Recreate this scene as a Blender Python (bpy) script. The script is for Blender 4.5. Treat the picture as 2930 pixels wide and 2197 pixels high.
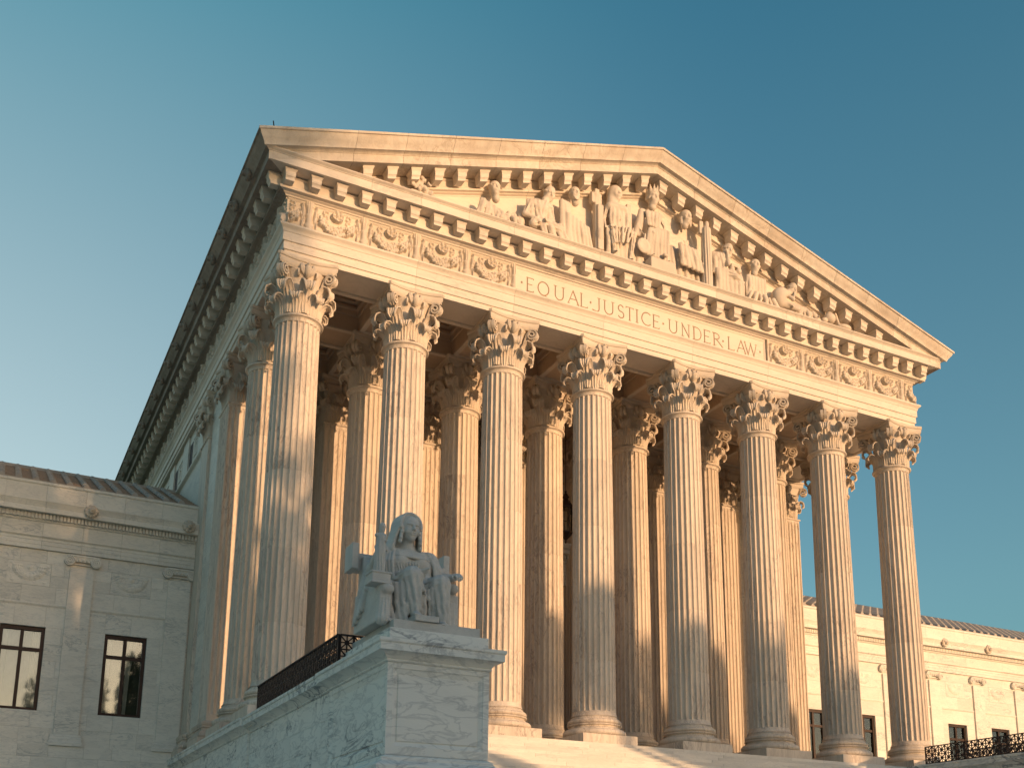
import bpy, math, random
import numpy as np
from math import sin, cos, pi, radians, sqrt, atan2, tan
from mathutils import Matrix, Vector

random.seed(7); RNG = np.random.default_rng(7)
sc = bpy.context.scene
for _o in list(bpy.data.objects): bpy.data.objects.remove(_o)
COL = sc.collection

# ------------------------------------------------------------------ camera
S = 3.7
yaw, pitch, roll = 0.4840043554664847, 0.22362706766295817, 0.005749741097766163
FPX, WPX, HPX = 3099.1878, 2930.0, 2197.0
cam = bpy.data.cameras.new('camera'); camo = bpy.data.objects.new('camera', cam); COL.objects.link(camo)
fw = Vector((sin(yaw)*cos(pitch), cos(yaw)*cos(pitch), sin(pitch))); rt = Vector((cos(yaw), -sin(yaw), 0)); up = rt.cross(fw)
rt, up = cos(roll)*rt + sin(roll)*up, -sin(roll)*rt + cos(roll)*up
camo.matrix_world = Matrix.Translation((-2.1829830670843946*S, -8.624872933520527*S, -1.3126519156300087*S)) @ Matrix((rt, up, -fw)).transposed().to_4x4()
cam.sensor_width = 36.0; cam.lens = FPX/WPX*36.0
cam.shift_x = -61.107/WPX; cam.shift_y = 746.6/WPX
cam.clip_end = 3000; cam.clip_start = 0.5
sc.camera = camo

# ------------------------------------------------------------------ light
SUN_A, SUN_E = radians(19.0), radians(5.0)      # azimuth right of the facade normal, elevation
world = bpy.data.worlds.new('World'); sc.world = world; world.use_nodes = True
wn = world.node_tree; wn.nodes.clear()
sky = wn.nodes.new('ShaderNodeTexSky'); sky.sky_type = 'NISHITA'; sky.sun_disc = False
sky.sun_elevation = SUN_E; sky.sun_rotation = pi - SUN_A; sky.air_density = 1.0; sky.dust_density = 2.2; sky.ozone_density = 3.2
def _wm(op, a, b=None, c=None):
    x = wn.nodes.new('ShaderNodeMath'); x.operation = op
    for i, v in enumerate((a, b, c)):
        if v is None: continue
        if isinstance(v, (int, float)): x.inputs[i].default_value = v
        else: wn.links.new(v, x.inputs[i])
    return x.outputs[0]
hs = wn.nodes.new('ShaderNodeMix'); hs.data_type = 'RGBA'; hs.blend_type = 'MULTIPLY'; hs.inputs[0].default_value = 1.0
tm = wn.nodes.new('ShaderNodeMix'); tm.data_type = 'RGBA'; tm.inputs[6].default_value = (0.62, 0.94, 0.80, 1); tm.inputs[7].default_value = (1.35, 1.15, 1.0, 1)
# pale horizon haze, a little stronger towards the left of the view
wtc = wn.nodes.new('ShaderNodeTexCoord'); wsp = wn.nodes.new('ShaderNodeSeparateXYZ'); wn.links.new(wtc.outputs['Generated'], wsp.inputs[0])
zc = _wm('MAXIMUM', wsp.outputs[2], 0.26); hl = _wm('SQRT', _wm('ADD', _wm('MULTIPLY', wsp.outputs[0], wsp.outputs[0]), _wm('MULTIPLY', wsp.outputs[1], wsp.outputs[1])))
ss = _wm('DIVIDE', _wm('ADD', _wm('MULTIPLY', wsp.outputs[0], -0.5), _wm('MULTIPLY', wsp.outputs[1], 0.866)), _wm('MAXIMUM', hl, 0.001))
sm = wn.nodes.new('ShaderNodeMapRange'); sm.interpolation_type = 'SMOOTHSTEP'; sm.inputs[1].default_value = 0.30; sm.inputs[2].default_value = 1.0; sm.inputs[3].default_value = 0.26; sm.inputs[4].default_value = 1.12; wn.links.new(ss, sm.inputs[0]); ww = sm.outputs[0]
sd = _wm('DIVIDE', _wm('ADD', _wm('MULTIPLY', wsp.outputs[0], sin(SUN_A)), _wm('MULTIPLY', wsp.outputs[1], -cos(SUN_A))), _wm('MAXIMUM', hl, 0.001))
tr_ = wn.nodes.new('ShaderNodeMapRange'); tr_.interpolation_type = 'SMOOTHSTEP'; tr_.inputs[1].default_value = -0.2; tr_.inputs[2].default_value = 0.9; wn.links.new(sd, tr_.inputs[0]); wn.links.new(tr_.outputs[0], tm.inputs[0]); wn.links.new(tm.outputs[2], hs.inputs[7])
hz = wn.nodes.new('ShaderNodeCombineXYZ')
for i, (am, zz_, wo_) in enumerate(((2.55, 0.75, -0.05), (1.42, 1.02, 0.17), (0.60, 1.5, 0.42))):
    wn.links.new(_wm('MULTIPLY', _wm('ADD', ww, wo_), _wm('MAXIMUM', 0.0, _wm('MULTIPLY', am, _wm('SUBTRACT', 1.0, _wm('DIVIDE', zc, zz_))))), hz.inputs[i])
adw = wn.nodes.new('ShaderNodeVectorMath'); adw.operation = 'ADD'
bg = wn.nodes.new('ShaderNodeBackground'); bg.inputs[1].default_value = 0.15
wo = wn.nodes.new('ShaderNodeOutputWorld')
wn.links.new(sky.outputs[0], hs.inputs[6]); wn.links.new(hs.outputs[2], adw.inputs[0]); wn.links.new(hz.outputs[0], adw.inputs[1]); wn.links.new(adw.outputs[0], bg.inputs[0]); wn.links.new(bg.outputs[0], wo.inputs[0])
sun = bpy.data.lights.new('sun', 'SUN'); sun.energy = 2.6; sun.angle = radians(0.6); sun.color = (1.0, 0.60, 0.32)
suno = bpy.data.objects.new('sun', sun); COL.objects.link(suno)
sdir = Vector((-sin(SUN_A)*cos(SUN_E), cos(SUN_A)*cos(SUN_E), -sin(SUN_E)))
suno.rotation_euler = sdir.to_track_quat('-Z', 'Y').to_euler(); suno.location = (20, -60, 30)
sc.view_settings.view_transform = 'Standard'; sc.view_settings.look = 'None'
sc.view_settings.exposure = 0.80; sc.view_settings.gamma = 1.0
sc.cycles.max_bounces = 8; sc.cycles.diffuse_bounces = 6

# ------------------------------------------------------------------ object helpers
WM = {}
def link(name, data, parent=None, loc=(0, 0, 0), rz=0.0, **props):
    o = bpy.data.objects.new(name, data); COL.objects.link(o)
    o.location = loc; o.rotation_euler = (0, 0, rz)
    m = Matrix.Translation(loc) @ Matrix.Rotation(rz, 4, 'Z'); WM[o.name] = m
    if parent is not None:
        o.parent = parent; o.matrix_parent_inverse = WM[parent.name].inverted()
    for k, v in props.items(): o[k] = v
    return o
def thing(name, label, category, loc=(0, 0, 0), group=None):
    p = dict(label=label, category=category)
    if group: p['group'] = group
    return link(name, None, None, loc, **p)

class G:
    def __init__(s): s.v = []; s.f = []
    def add(s, vs, fs):
        n = len(s.v); s.v.extend([tuple(map(float, q)) for q in vs]); s.f.extend([tuple(i + n for i in f) for f in fs]); return s
    def box(s, x0, x1, y0, y1, z0, z1):
        return s.add([(x0,y0,z0),(x1,y0,z0),(x1,y1,z0),(x0,y1,z0),(x0,y0,z1),(x1,y0,z1),(x1,y1,z1),(x0,y1,z1)],
                     [(0,3,2,1),(4,5,6,7),(0,1,5,4),(1,2,6,5),(2,3,7,6),(3,0,4,7)])
    def bar(s, a, b, w, t, up=(0, 0, 1)):
        a = Vector(a); b = Vector(b); d = (b - a).normalized(); u = Vector(up); r = d.cross(u).normalized(); u = r.cross(d).normalized()
        vs = [p + r*(i*w/2) + u*(j*t/2) for p in (a, b) for i, j in ((-1,-1),(1,-1),(1,1),(-1,1))]
        return s.add(vs, [(0,1,2,3),(7,6,5,4),(0,4,5,1),(1,5,6,2),(2,6,7,3),(3,7,4,0)])
    def tube(s, pts, rs, n=8):
        pts = [Vector(p) for p in pts]; vs = []; fs = []
        for i, p in enumerate(pts):
            d = (pts[min(i+1, len(pts)-1)] - pts[max(i-1, 0)]).normalized()
            a = d.orthogonal().normalized() if i == 0 else (a - d*a.dot(d)).normalized()
            b = d.cross(a); r = rs[i] if hasattr(rs, '__len__') else rs
            vs += [p + a*r*cos(2*pi*k/n) + b*r*sin(2*pi*k/n) for k in range(n)]
        for i in range(len(pts)-1):
            fs += [(i*n+k, i*n+(k+1)%n, (i+1)*n+(k+1)%n, (i+1)*n+k) for k in range(n)]
        fs += [tuple(range(n))[::-1], tuple((len(pts)-1)*n+k for k in range(n))]
        return s.add(vs, fs)
    def lathe(s, prof, n=32, c=(0, 0)):
        vs = [(c[0]+r*cos(2*pi*k/n), c[1]+r*sin(2*pi*k/n), z) for r, z in prof for k in range(n)]
        fs = [(i*n+k, i*n+(k+1)%n, (i+1)*n+(k+1)%n, (i+1)*n+k) for i in range(len(prof)-1) for k in range(n)]
        fs += [tuple(range(n))[::-1], tuple((len(prof)-1)*n+k for k in range(n))]
        return s.add(vs, fs)
    def grid(s, P, close=False):
        P = np.asarray(P); n, m = P.shape[:2]; b = len(s.v); s.v.extend(map(tuple, P.reshape(-1, 3).tolist()))
        for i in range(n-1):
            for j in range(m if close else m-1):
                s.f.append((b+i*m+j, b+i*m+(j+1) % m, b+(i+1)*m+(j+1) % m, b+(i+1)*m+j))
        return s
    def mesh(s, name, mat, smooth=None):
        me = bpy.data.meshes.new(name); me.from_pydata(s.v, [], s.f); me.materials.append(mat)
        if smooth is not None:
            me.shade_smooth(); me.set_sharp_from_angle(angle=radians(smooth))
        me.update(); return me
    def obj(s, name, mat, parent=None, smooth=None, **props):
        return link(name, s.mesh(name, mat, smooth), parent, **props)

def fix(me):
    import bmesh
    bm = bmesh.new(); bm.from_mesh(me); bmesh.ops.recalc_face_normals(bm, faces=bm.faces); bm.to_mesh(me); bm.free(); return me

def seg(prof, org, face, a, b, ma=0, mb=0, za=0.0, zb=0.0):
    """closed profile (out, z) extruded from a to b. face 'F' front(-y) 'L' (-x) 'R' (+x). ma/mb: mitre sign (coord += m*out). za/zb shift z at the ends"""
    g = G(); n = len(prof); vs = []
    for t, m, dz in ((a, ma, za), (b, mb, zb)):
        for d, z in prof:
            c = t + m*d
            if face == 'F': vs.append((c, org - d, z + dz))
            elif face == 'L': vs.append((org - d, c, z + dz))
            else: vs.append((org + d, c, z + dz))
    fs = [(i, (i+1) % n, n+(i+1) % n, n+i) for i in range(n)] + [tuple(range(n))[::-1], tuple(range(n, 2*n))]
    g.add(vs, fs); return g
def mould(prof, path, closed=True):
    """open profile (out,z) swept with mitres round a counter-clockwise path (outward = right of travel)"""
    P = [Vector(p) for p in path]; n = len(P); rows = []
    for i in range(n):
        e1 = (P[i]-P[i-1]).normalized() if (closed or i > 0) else None
        e2 = (P[(i+1) % n]-P[i]).normalized() if (closed or i < n-1) else None
        if e1 is None: e1 = e2
        if e2 is None: e2 = e1
        n1 = Vector((e1.y, -e1.x)); n2 = Vector((e2.y, -e2.x)); m = (n1+n2)/(1+n1.dot(n2))
        rows.append([(P[i].x+m.x*d, P[i].y+m.y*d, z) for d, z in prof])
    if closed: rows.append(rows[0])
    g = G().grid(np.array(rows)); 
    if closed:   # caps
        k = len(prof); g.add([r[0] for r in rows[:-1]], [tuple(range(n))[::-1]]); g.add([r[-1] for r in rows[:-1]], [tuple(range(n))])
    return g

# ------------------------------------------------------------------ materials
def nodes(name):
    m = bpy.data.materials.new(name); m.use_nodes = True; nt = m.node_tree
    return m, nt, nt.nodes['Principled BSDF']
def marble(name, base, vein, dark=None, stretch=(1, 1, 1), vs=0.9, vamt=0.55, blotch=0.35, rough=0.62, stain=0.0, attr=None, attrcol=None, jit=0.14):
    m, nt, bs = nodes(name); N = nt.nodes.new; L = nt.links.new
    tc = N('ShaderNodeTexCoord'); oi = N('ShaderNodeObjectInfo'); mp = N('ShaderNodeMapping'); mp.inputs['Scale'].default_value = stretch
    mul = N('ShaderNodeVectorMath'); mul.operation = 'SCALE'; cmb = N('ShaderNodeCombineXYZ')
    for i in range(3): L(oi.outputs['Random'], cmb.inputs[i])
    L(cmb.outputs[0], mul.inputs[0]); mul.inputs['Scale'].default_value = 37.0
    add = N('ShaderNodeVectorMath'); L(tc.outputs['Object'], mp.inputs['Vector']); L(mp.outputs[0], add.inputs[0]); L(mul.outputs[0], add.inputs[1])
    def noise(scale, det, dist=0.0, rgh=0.55):
        n = N('ShaderNodeTexNoise'); n.inputs['Scale'].default_value = scale; n.inputs['Detail'].default_value = det
        n.inputs['Distortion'].default_value = dist; n.inputs['Roughness'].default_value = rgh; L(add.outputs[0], n.inputs['Vector']); return n
    def rng(src, a, b, c=0.0, d=1.0):
        r = N('ShaderNodeMapRange'); r.inputs[1].default_value = a; r.inputs[2].default_value = b; r.inputs[3].default_value = c; r.inputs[4].default_value = d; L(src, r.inputs[0]); return r.outputs[0]
    def mixc(fac, a, b):
        x = N('ShaderNodeMix'); x.data_type = 'RGBA'
        if isinstance(fac, float): x.inputs[0].default_value = fac
        else: L(fac, x.inputs[0])
        for s_, v in ((6, a), (7, b)):
            if isinstance(v, tuple): x.inputs[s_].default_value = v + (1,)
            else: L(v, x.inputs[s_])
        return x.outputs[2]
    def math_(op, a, b=None):
        x = N('ShaderNodeMath'); x.operation = op
        for i, v in enumerate((a, b)):
            if v is None: continue
            if isinstance(v, (int, float)): x.inputs[i].default_value = v
            else: L(v, x.inputs[i])
        return x.outputs[0]
    n1 = noise(vs, 7, 1.6, 0.62); ridge = math_('ABSOLUTE', math_('SUBTRACT', n1.outputs[0], 0.5))
    v1 = rng(ridge, 0.0, 0.035, 1.0, 0.0); n1b = noise(vs*0.37, 3); gate = rng(n1b.outputs[0], 0.47, 0.62)
    v1 = math_('MULTIPLY', v1, gate)
    n2 = noise(vs*2.7, 6, 0.8); v2 = rng(math_('ABSOLUTE', math_('SUBTRACT', n2.outputs[0], 0.48)), 0.0, 0.05, 0.35, 0.0)
    v = math_('MINIMUM', math_('ADD', v1, v2), 1.0); v = math_('MULTIPLY', v, vamt)
    n3 = noise(vs*0.8, 5, 0.3); bl = math_('MULTIPLY', rng(n3.outputs[0], 0.38, 0.68), blotch)
    dark = dark or tuple(c*0.72 for c in base)
    col = mixc(bl, base, dark); col = mixc(v, col, vein)
    jt = math_('ADD', math_('MULTIPLY', oi.outputs['Random'], jit), 1.0 - jit*0.6)
    bc = N('ShaderNodeVectorMath'); bc.operation = 'SCALE'; L(col, bc.inputs[0]); L(jt, bc.inputs['Scale']); col = bc.outputs[0]
    if stain:
        sp = N('ShaderNodeMapping'); sp.inputs['Scale'].default_value = (2.2, 2.2, 0.16); L(tc.outputs['Object'], sp.inputs['Vector'])
        sn = N('ShaderNodeTexNoise'); sn.inputs['Scale'].default_value = 1.4; sn.inputs['Detail'].default_value = 6; L(sp.outputs[0], sn.inputs['Vector'])
        col = mixc(math_('MULTIPLY', rng(sn.outputs[0], 0.5, 0.72), stain), col, tuple(c*0.5 for c in base))
    if attr:
        at = N('ShaderNodeAttribute'); at.attribute_name = attr; L2 = math_('MULTIPLY', at.outputs['Fac'], 1.0); col = mixc(L2, col, attrcol)
    L(col, bs.inputs['Base Color']); bs.inputs['Roughness'].default_value = rough; bs.inputs['Specular IOR Level'].default_value = 0.3
    nb = noise(22, 4); bp = N('ShaderNodeBump'); bp.inputs['Strength'].default_value = 0.18; bp.inputs['Distance'].default_value = 0.02
    L(nb.outputs[0], bp.inputs['Height']); L(bp.outputs[0], bs.inputs['Normal'])
    return m
def plain(name, col, rough=0.5, metal=0.0, noise_=0.25, scale=6.0):
    m, nt, bs = nodes(name); n = nt.nodes.new('ShaderNodeTexNoise'); n.inputs['Scale'].default_value = scale; n.inputs['Detail'].default_value = 5
    tc = nt.nodes.new('ShaderNodeTexCoord'); nt.links.new(tc.outputs['Object'], n.inputs['Vector'])
    x = nt.nodes.new('ShaderNodeMix'); x.data_type = 'RGBA'; x.inputs[6].default_value = tuple(c*(1-noise_) for c in col)+(1,); x.inputs[7].default_value = tuple(min(1, c*(1+noise_)) for c in col)+(1,)
    nt.links.new(n.outputs[0], x.inputs[0]); nt.links.new(x.outputs[2], bs.inputs['Base Color']); bs.inputs['Roughness'].default_value = rough; bs.inputs['Metallic'].default_value = metal
    return m
CREAM = (0.68, 0.60, 0.50)
M_COL = marble('marble_column', (0.66, 0.575, 0.47), (0.30, 0.24, 0.20), stretch=(1.6, 1.6, 0.35), vs=1.3, vamt=0.75, stain=0.35)
M_ENT = marble('marble_entablature', CREAM, (0.42, 0.36, 0.30), stretch=(0.6, 0.6, 1.8), vs=0.8, vamt=0.45, blotch=0.3)
M_CARV = marble('marble_carved', (0.62, 0.54, 0.44), (0.45, 0.38, 0.31), vs=1.2, vamt=0.3, blotch=0.5, rough=0.7)
M_SIMA = marble('marble_weathered', (0.66, 0.59, 0.49), (0.36, 0.28, 0.20), dark=(0.44, 0.35, 0.26), vs=1.1, vamt=0.6, blotch=0.6, stain=0.3, rough=0.7)
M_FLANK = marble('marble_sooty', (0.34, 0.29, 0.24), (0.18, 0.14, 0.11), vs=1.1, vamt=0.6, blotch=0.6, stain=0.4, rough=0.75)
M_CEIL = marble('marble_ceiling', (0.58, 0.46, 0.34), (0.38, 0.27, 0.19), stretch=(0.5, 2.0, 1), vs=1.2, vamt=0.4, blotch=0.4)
M_WALL = marble('marble_ashlar', (0.74, 0.70, 0.61), (0.36, 0.37, 0.35), stretch=(0.55, 0.55, 1.7), vs=1.5, vamt=0.75, blotch=0.35, jit=0.12)
M_PED = marble('marble_pedestal', (0.78, 0.77, 0.70), (0.22, 0.24, 0.25), dark=(0.62, 0.63, 0.60), stretch=(0.5, 0.5, 1.5), vs=0.9, vamt=0.95, blotch=0.4, jit=0.05)
M_STAT = marble('marble_statue', (0.58, 0.56, 0.51), (0.34, 0.34, 0.33), stretch=(1, 1, 1.6), vs=2.0, vamt=0.4, blotch=0.55, rough=0.6, stain=0.25, jit=0.02)
M_STEP = marble('marble_step', (0.70, 0.66, 0.58), (0.40, 0.39, 0.36), stretch=(0.4, 0.4, 1.6), vs=2.2, vamt=0.5, blotch=0.5)
M_INSC = marble('marble_inscription', CREAM, (0.45, 0.39, 0.32), stretch=(0.6, 0.6, 1.8), vs=0.8, vamt=0.35, blotch=0.25, attr='patina', attrcol=(0.27, 0.17, 0.10), jit=0.0)
M_JOINT = plain('mortar', (0.30, 0.28, 0.25), 0.9)
M_TILE = marble('clay_tile_pan', (0.36, 0.27, 0.19), (0.16, 0.11, 0.08), vs=3, vamt=0.6, blotch=0.6, rough=0.8)
M_RIB = marble('marble_cover_tile', (0.42, 0.38, 0.33), (0.22, 0.19, 0.16), vs=3, vamt=0.5, blotch=0.6, rough=0.8)
M_SLATE = plain('dark_roof_pan', (0.09, 0.085, 0.085), 0.8)
M_BRONZE = plain('dark_bronze', (0.030, 0.018, 0.014), 0.45, 0.6)
M_IRON = plain('painted_iron', (0.022, 0.014, 0.013), 0.5, 0.2)
M_BLIND = plain('window_blind', (0.46, 0.46, 0.43), 0.6, 0, 0.06)
M_CURT = plain('curtain', (0.42, 0.41, 0.37), 0.8, 0, 0.12)
M_DARK = plain('dark_room', (0.03, 0.028, 0.027), 0.9)
M_PAVE = plain('plaza_stone', (0.55, 0.52, 0.46), 0.85, 0, 0.2, 0.4)
M_LEAF = plain('oak_leaves', (0.07, 0.10, 0.035), 0.6, 0, 0.35, 1.5)
M_BARK = plain('bark', (0.10, 0.075, 0.055), 0.9)
def glassmat():
    m, nt, bs = nodes('window_glass'); nt.nodes.remove(bs); N = nt.nodes.new; L = nt.links.new
    gl = N('ShaderNodeBsdfGlossy'); gl.inputs['Roughness'].default_value = 0.03; gl.inputs[0].default_value = (0.9, 0.95, 0.95, 1)
    tr = N('ShaderNodeBsdfTransparent'); tr.inputs[0].default_value = (0.95, 0.97, 0.96, 1); fr = N('ShaderNodeFresnel'); fr.inputs[0].default_value = 1.5
    ad = N('ShaderNodeMath'); ad.operation = 'ADD'; ad.inputs[1].default_value = 0.05; L(fr.outputs[0], ad.inputs[0])
    mx = N('ShaderNodeMixShader'); L(ad.outputs[0], mx.inputs[0]); L(tr.outputs[0], mx.inputs[1]); L(gl.outputs[0], mx.inputs[2]); L(mx.outputs[0], nt.nodes['Material Output'].inputs[0]); return m
M_GLASS = glassmat()

# ------------------------------------------------------------------ signed-distance sculpting
def cap(p0, p1, r0, r1=None, k=0.06, n=0, a=0.0, ph=0.0): return ('c', p0, p1, r0, r0 if r1 is None else r1, k, n, a, ph)
def ell(c, r, k=0.06, rz=0.0, sub=False, rx=0.0): return ('e', c, r, k, rz, sub, rx)
def bx(c, h, rd=0.02, k=0.02, rz=0.0, sub=False): return ('b', c, h, rd, k, rz, sub)
def sdf_mesh(name, prims, h, mat, post=None, smooth=True):
    lo = np.full(3, 1e9); hi = np.full(3, -1e9); bbs = []
    for p in prims:
        if p[0] == 'c': q = np.array([p[1], p[2]], float); r = max(p[3], p[4]) + abs(p[7]); a, b = q.min(0)-r, q.max(0)+r
        elif p[0] == 'e': c = np.array(p[1], float); r = max(p[2]); a, b = c-r, c+r
        else: c = np.array(p[1], float); r = np.linalg.norm(p[2])+p[3]; a, b = c-r, c+r
        kk = {'c': 5, 'e': 3, 'b': 4}[p[0]]; mg = p[kk]*1.0 + 3*h; bbs.append((a-mg, b+mg))
        if not (p[0] == 'e' and p[5]) and not (p[0] == 'b' and p[6]): lo = np.minimum(lo, a-3*h); hi = np.maximum(hi, b+3*h)
    n = np.ceil((hi-lo)/h).astype(int)+1; D = np.full(n, 0.5, np.float32)
    ax = [lo[i]+h*np.arange(n[i]) for i in range(3)]
    for p, (a, b) in zip(prims, bbs):
        i0 = np.clip(((a-lo)/h).astype(int), 0, n-1); i1 = np.clip(((b-lo)/h).astype(int)+2, 1, n)
        if (i1 <= i0).any(): continue
        X = ax[0][i0[0]:i1[0], None, None]; Y = ax[1][None, i0[1]:i1[1], None]; Z = ax[2][None, None, i0[2]:i1[2]]
        if p[0] == 'c':
            A = np.array(p[1], float); B = np.array(p[2], float); v = B-A; L2 = max(v@v, 1e-9)
            px, py, pz = X-A[0], Y-A[1], Z-A[2]; t = np.clip((px*v[0]+py*v[1]+pz*v[2])/L2, 0, 1)
            qx, qy, qz = px-t*v[0], py-t*v[1], pz-t*v[2]; d = np.sqrt(qx*qx+qy*qy+qz*qz)-(p[3]+(p[4]-p[3])*t)
            if p[6]:
                w = v/np.sqrt(L2); u = np.cross(w, (0.3, 0.5, 0.81)); u /= np.linalg.norm(u); s = np.cross(w, u)
                th = np.arctan2(qx*s[0]+qy*s[1]+qz*s[2], qx*u[0]+qy*u[1]+qz*u[2])
                d = d + p[7]*np.cos(p[6]*th+p[8]+2.2*t)*(0.35+0.65*np.sin(pi*np.clip(t*0.9+0.1, 0, 1)))
            k, sub = p[5], False
        elif p[0] == 'e':
            c_, r_, k, rz, sub, rx = p[1:]; x, y, z = X-c_[0], Y-c_[1], Z-c_[2]; x, y = x*cos(rz)+y*sin(rz), -x*sin(rz)+y*cos(rz)
            if rx: y, z = y*cos(rx)+z*sin(rx), -y*sin(rx)+z*cos(rx)
            k0 = np.sqrt((x/r_[0])**2+(y/r_[1])**2+(z/r_[2])**2); k1 = np.sqrt((x/r_[0]**2)**2+(y/r_[1]**2)**2+(z/r_[2]**2)**2); d = np.maximum(k0*(k0-1)/np.maximum(k1, 1e-6), -min(r_))
        else:
            c_, h_, rd, k, rz, sub = p[1:]; x, y, z = X-c_[0], Y-c_[1], Z-c_[2]; x, y = x*cos(rz)+y*sin(rz), -x*sin(rz)+y*cos(rz)
            qx, qy, qz = np.abs(x)-h_[0]+rd, np.abs(y)-h_[1]+rd, np.abs(z)-h_[2]+rd
            d = np.sqrt(np.maximum(qx, 0)**2+np.maximum(qy, 0)**2+np.maximum(qz, 0)**2)+np.minimum(np.maximum(qx, np.maximum(qy, qz)), 0)-rd
        s = np.s_[i0[0]:i1[0], i0[1]:i1[1], i0[2]:i1[2]]; O = D[s]; d = np.broadcast_to(d, O.shape)
        if sub: hh = np.maximum(k-np.abs(O+d), 0)/max(k, 1e-6); D[s] = np.maximum(O, -d)+hh*hh*k*0.25
        else: hh = np.maximum(k-np.abs(O-d), 0)/max(k, 1e-6); D[s] = np.minimum(O, d)-hh*hh*k*0.25
    if post is not None: D = post(D, ax[0][:, None, None], ax[1][None, :, None], ax[2][None, None, :])
    I = D < 0; nx, ny, nz = D.shape
    acc = np.zeros((nx-1, ny-1, nz-1, 3), np.float32); cnt = np.zeros((nx-1, ny-1, nz-1), np.int32)
    for axis in range(3):
        sa = [slice(None)]*3; sb = [slice(None)]*3; sa[axis] = slice(0, -1); sb[axis] = slice(1, None)
        Da, Db = D[tuple(sa)], D[tuple(sb)]; cr = (Da < 0) != (Db < 0); idx = np.argwhere(cr)
        if len(idx) == 0: continue
        t = np.clip(np.nan_to_num(Da[cr]/(Da[cr]-Db[cr]+np.where(Da[cr] < 0, -1e-9, 1e-9))), 0, 1); pos = idx.astype(np.float32); pos[:, axis] += t
        o = [i for i in range(3) if i != axis]
        for da in (0, 1):
            for db in (0, 1):
                c = idx.copy(); c[:, o[0]] -= da; c[:, o[1]] -= db
                ok = (c >= 0).all(1) & (c < np.array([nx-1, ny-1, nz-1])).all(1); cc = c[ok]
                np.add.at(acc, (cc[:, 0], cc[:, 1], cc[:, 2]), pos[ok]); np.add.at(cnt, (cc[:, 0], cc[:, 1], cc[:, 2]), 1)
    act = np.argwhere(cnt > 0); vid = np.full(cnt.shape, -1, np.int64); vid[act[:, 0], act[:, 1], act[:, 2]] = np.arange(len(act))
    V = acc[act[:, 0], act[:, 1], act[:, 2]]/cnt[act[:, 0], act[:, 1], act[:, 2]][:, None]*h+lo
    F = []
    for axis in range(3):
        sa = [slice(None)]*3; sb = [slice(None)]*3; sa[axis] = slice(0, -1); sb[axis] = slice(1, None)
        Ia, Ib = I[tuple(sa)], I[tuple(sb)]; idx = np.argwhere(Ia != Ib); fl = Ia[Ia != Ib]
        o = [(axis+1) % 3, (axis+2) % 3]; ok = (idx[:, o[0]] > 0) & (idx[:, o[1]] > 0) & (idx[:, o[0]] < D.shape[o[0]]-1) & (idx[:, o[1]] < D.shape[o[1]]-1); idx = idx[ok]; fl = fl[ok]
        q = []
        for da, db in ((0, 0), (1, 0), (1, 1), (0, 1)):
            c = idx.copy(); c[:, o[0]] -= da; c[:, o[1]] -= db; q.append(vid[c[:, 0], c[:, 1], c[:, 2]])
        q = np.stack(q, 1); q[~fl] = q[~fl][:, ::-1]; F.append(q)
    F = np.concatenate(F); me = bpy.data.meshes.new(name); me.vertices.add(len(V)); me.vertices.foreach_set('co', V.astype(np.float32).ravel())
    me.loops.add(F.size); me.loops.foreach_set('vertex_index', F.ravel().astype(np.int32)); me.polygons.add(len(F)); me.polygons.foreach_set('loop_start', np.arange(0, F.size, 4, dtype=np.int32))
    me.update(calc_edges=True); me.validate(); me.materials.append(mat)
    if smooth: me.shade_smooth()
    return me
# ================================================================== COURTHOUSE
XC = [0, 3.7, 7.4, 11.1, 15.134, 18.834, 22.534, 26.234]; XR = XC[-1]; CX = XR/2
ROWS = [0.0, 3.7]; YA0, YA1 = 6.75, 8.28; ZB = 14.92; YEND = 34.0
court = thing('courthouse', 'large cream marble temple-fronted courthouse with eight front columns and a sculpted pediment', 'courthouse', (CX, 4.0, 0.0))

# ---- fluted shafts built from drums
RZ = lambda z: 0.76 - 0.06*max(0.0, (z-1.2)/11.8)**1.5
def ring(z, fl):
    r = RZ(z); w = 2*pi/24; out = []
    for k in range(24):
        for u in (0, .1, .2, .36, .55, .74, .9):
            x = (u-.1)/.9; d = 0.066*(r/0.76)*sqrt(max(0, 1-(2*x-1)**2)) if u >= .1 else 0
            e = min(1.0, max(0.0, fl/(0.10*(1.35-sqrt(max(0, 1-(2*x-1)**2))))) ) if u >= .1 else 0
            a = w*(k+u-0.05)+0.02; rr = r-d*sqrt(max(0, 1-(1-e)**2)); out.append((rr*cos(a), rr*sin(a), z))
    return out
def drum_mesh(z0, z1, bottom, top):
    zs = [z0, z0+.006]; zz = z0+.006
    if bottom: zs = [1.0, 1.06, 1.14, 1.17, 1.19, 1.22, 1.27, 1.34]
    m = 3; a = zs[-1]; b = z1-.006 if not top else 12.66
    zs += [a+(b-a)*i/m for i in range(1, m+1)]
    zs += [12.71, 12.76, 12.79, 12.81, 12.86, 12.92] if top else [z1]
    rows = []
    for z in zs:
        fl = 1.0
        if bottom: fl = min(fl, max(0, z-1.17))
        if top: fl = min(fl, max(0, 12.81-z))
        rows.append(ring(z, fl if (bottom or top) else 1.0))
    P = np.array(rows)
    if bottom: P[0, :, :2] *= 1.09; P[1, :, :2] *= 1.035; P[2, :, :2] *= 1.008
    if top: P[-1, :, :2] *= 1.03
    if not bottom: P[0, :, :2] *= 0.990
    if not top: P[-1, :, :2] *= 0.990
    return G().grid(P, close=True).mesh('drum', M_COL, 28)
CUTS = [1.0, 2.93, 5.26, 7.80, 10.33, 12.92]
DRUMS = [drum_mesh(CUTS[i], CUTS[i+1], i == 0, i == 4) for i in range(5)]
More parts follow.
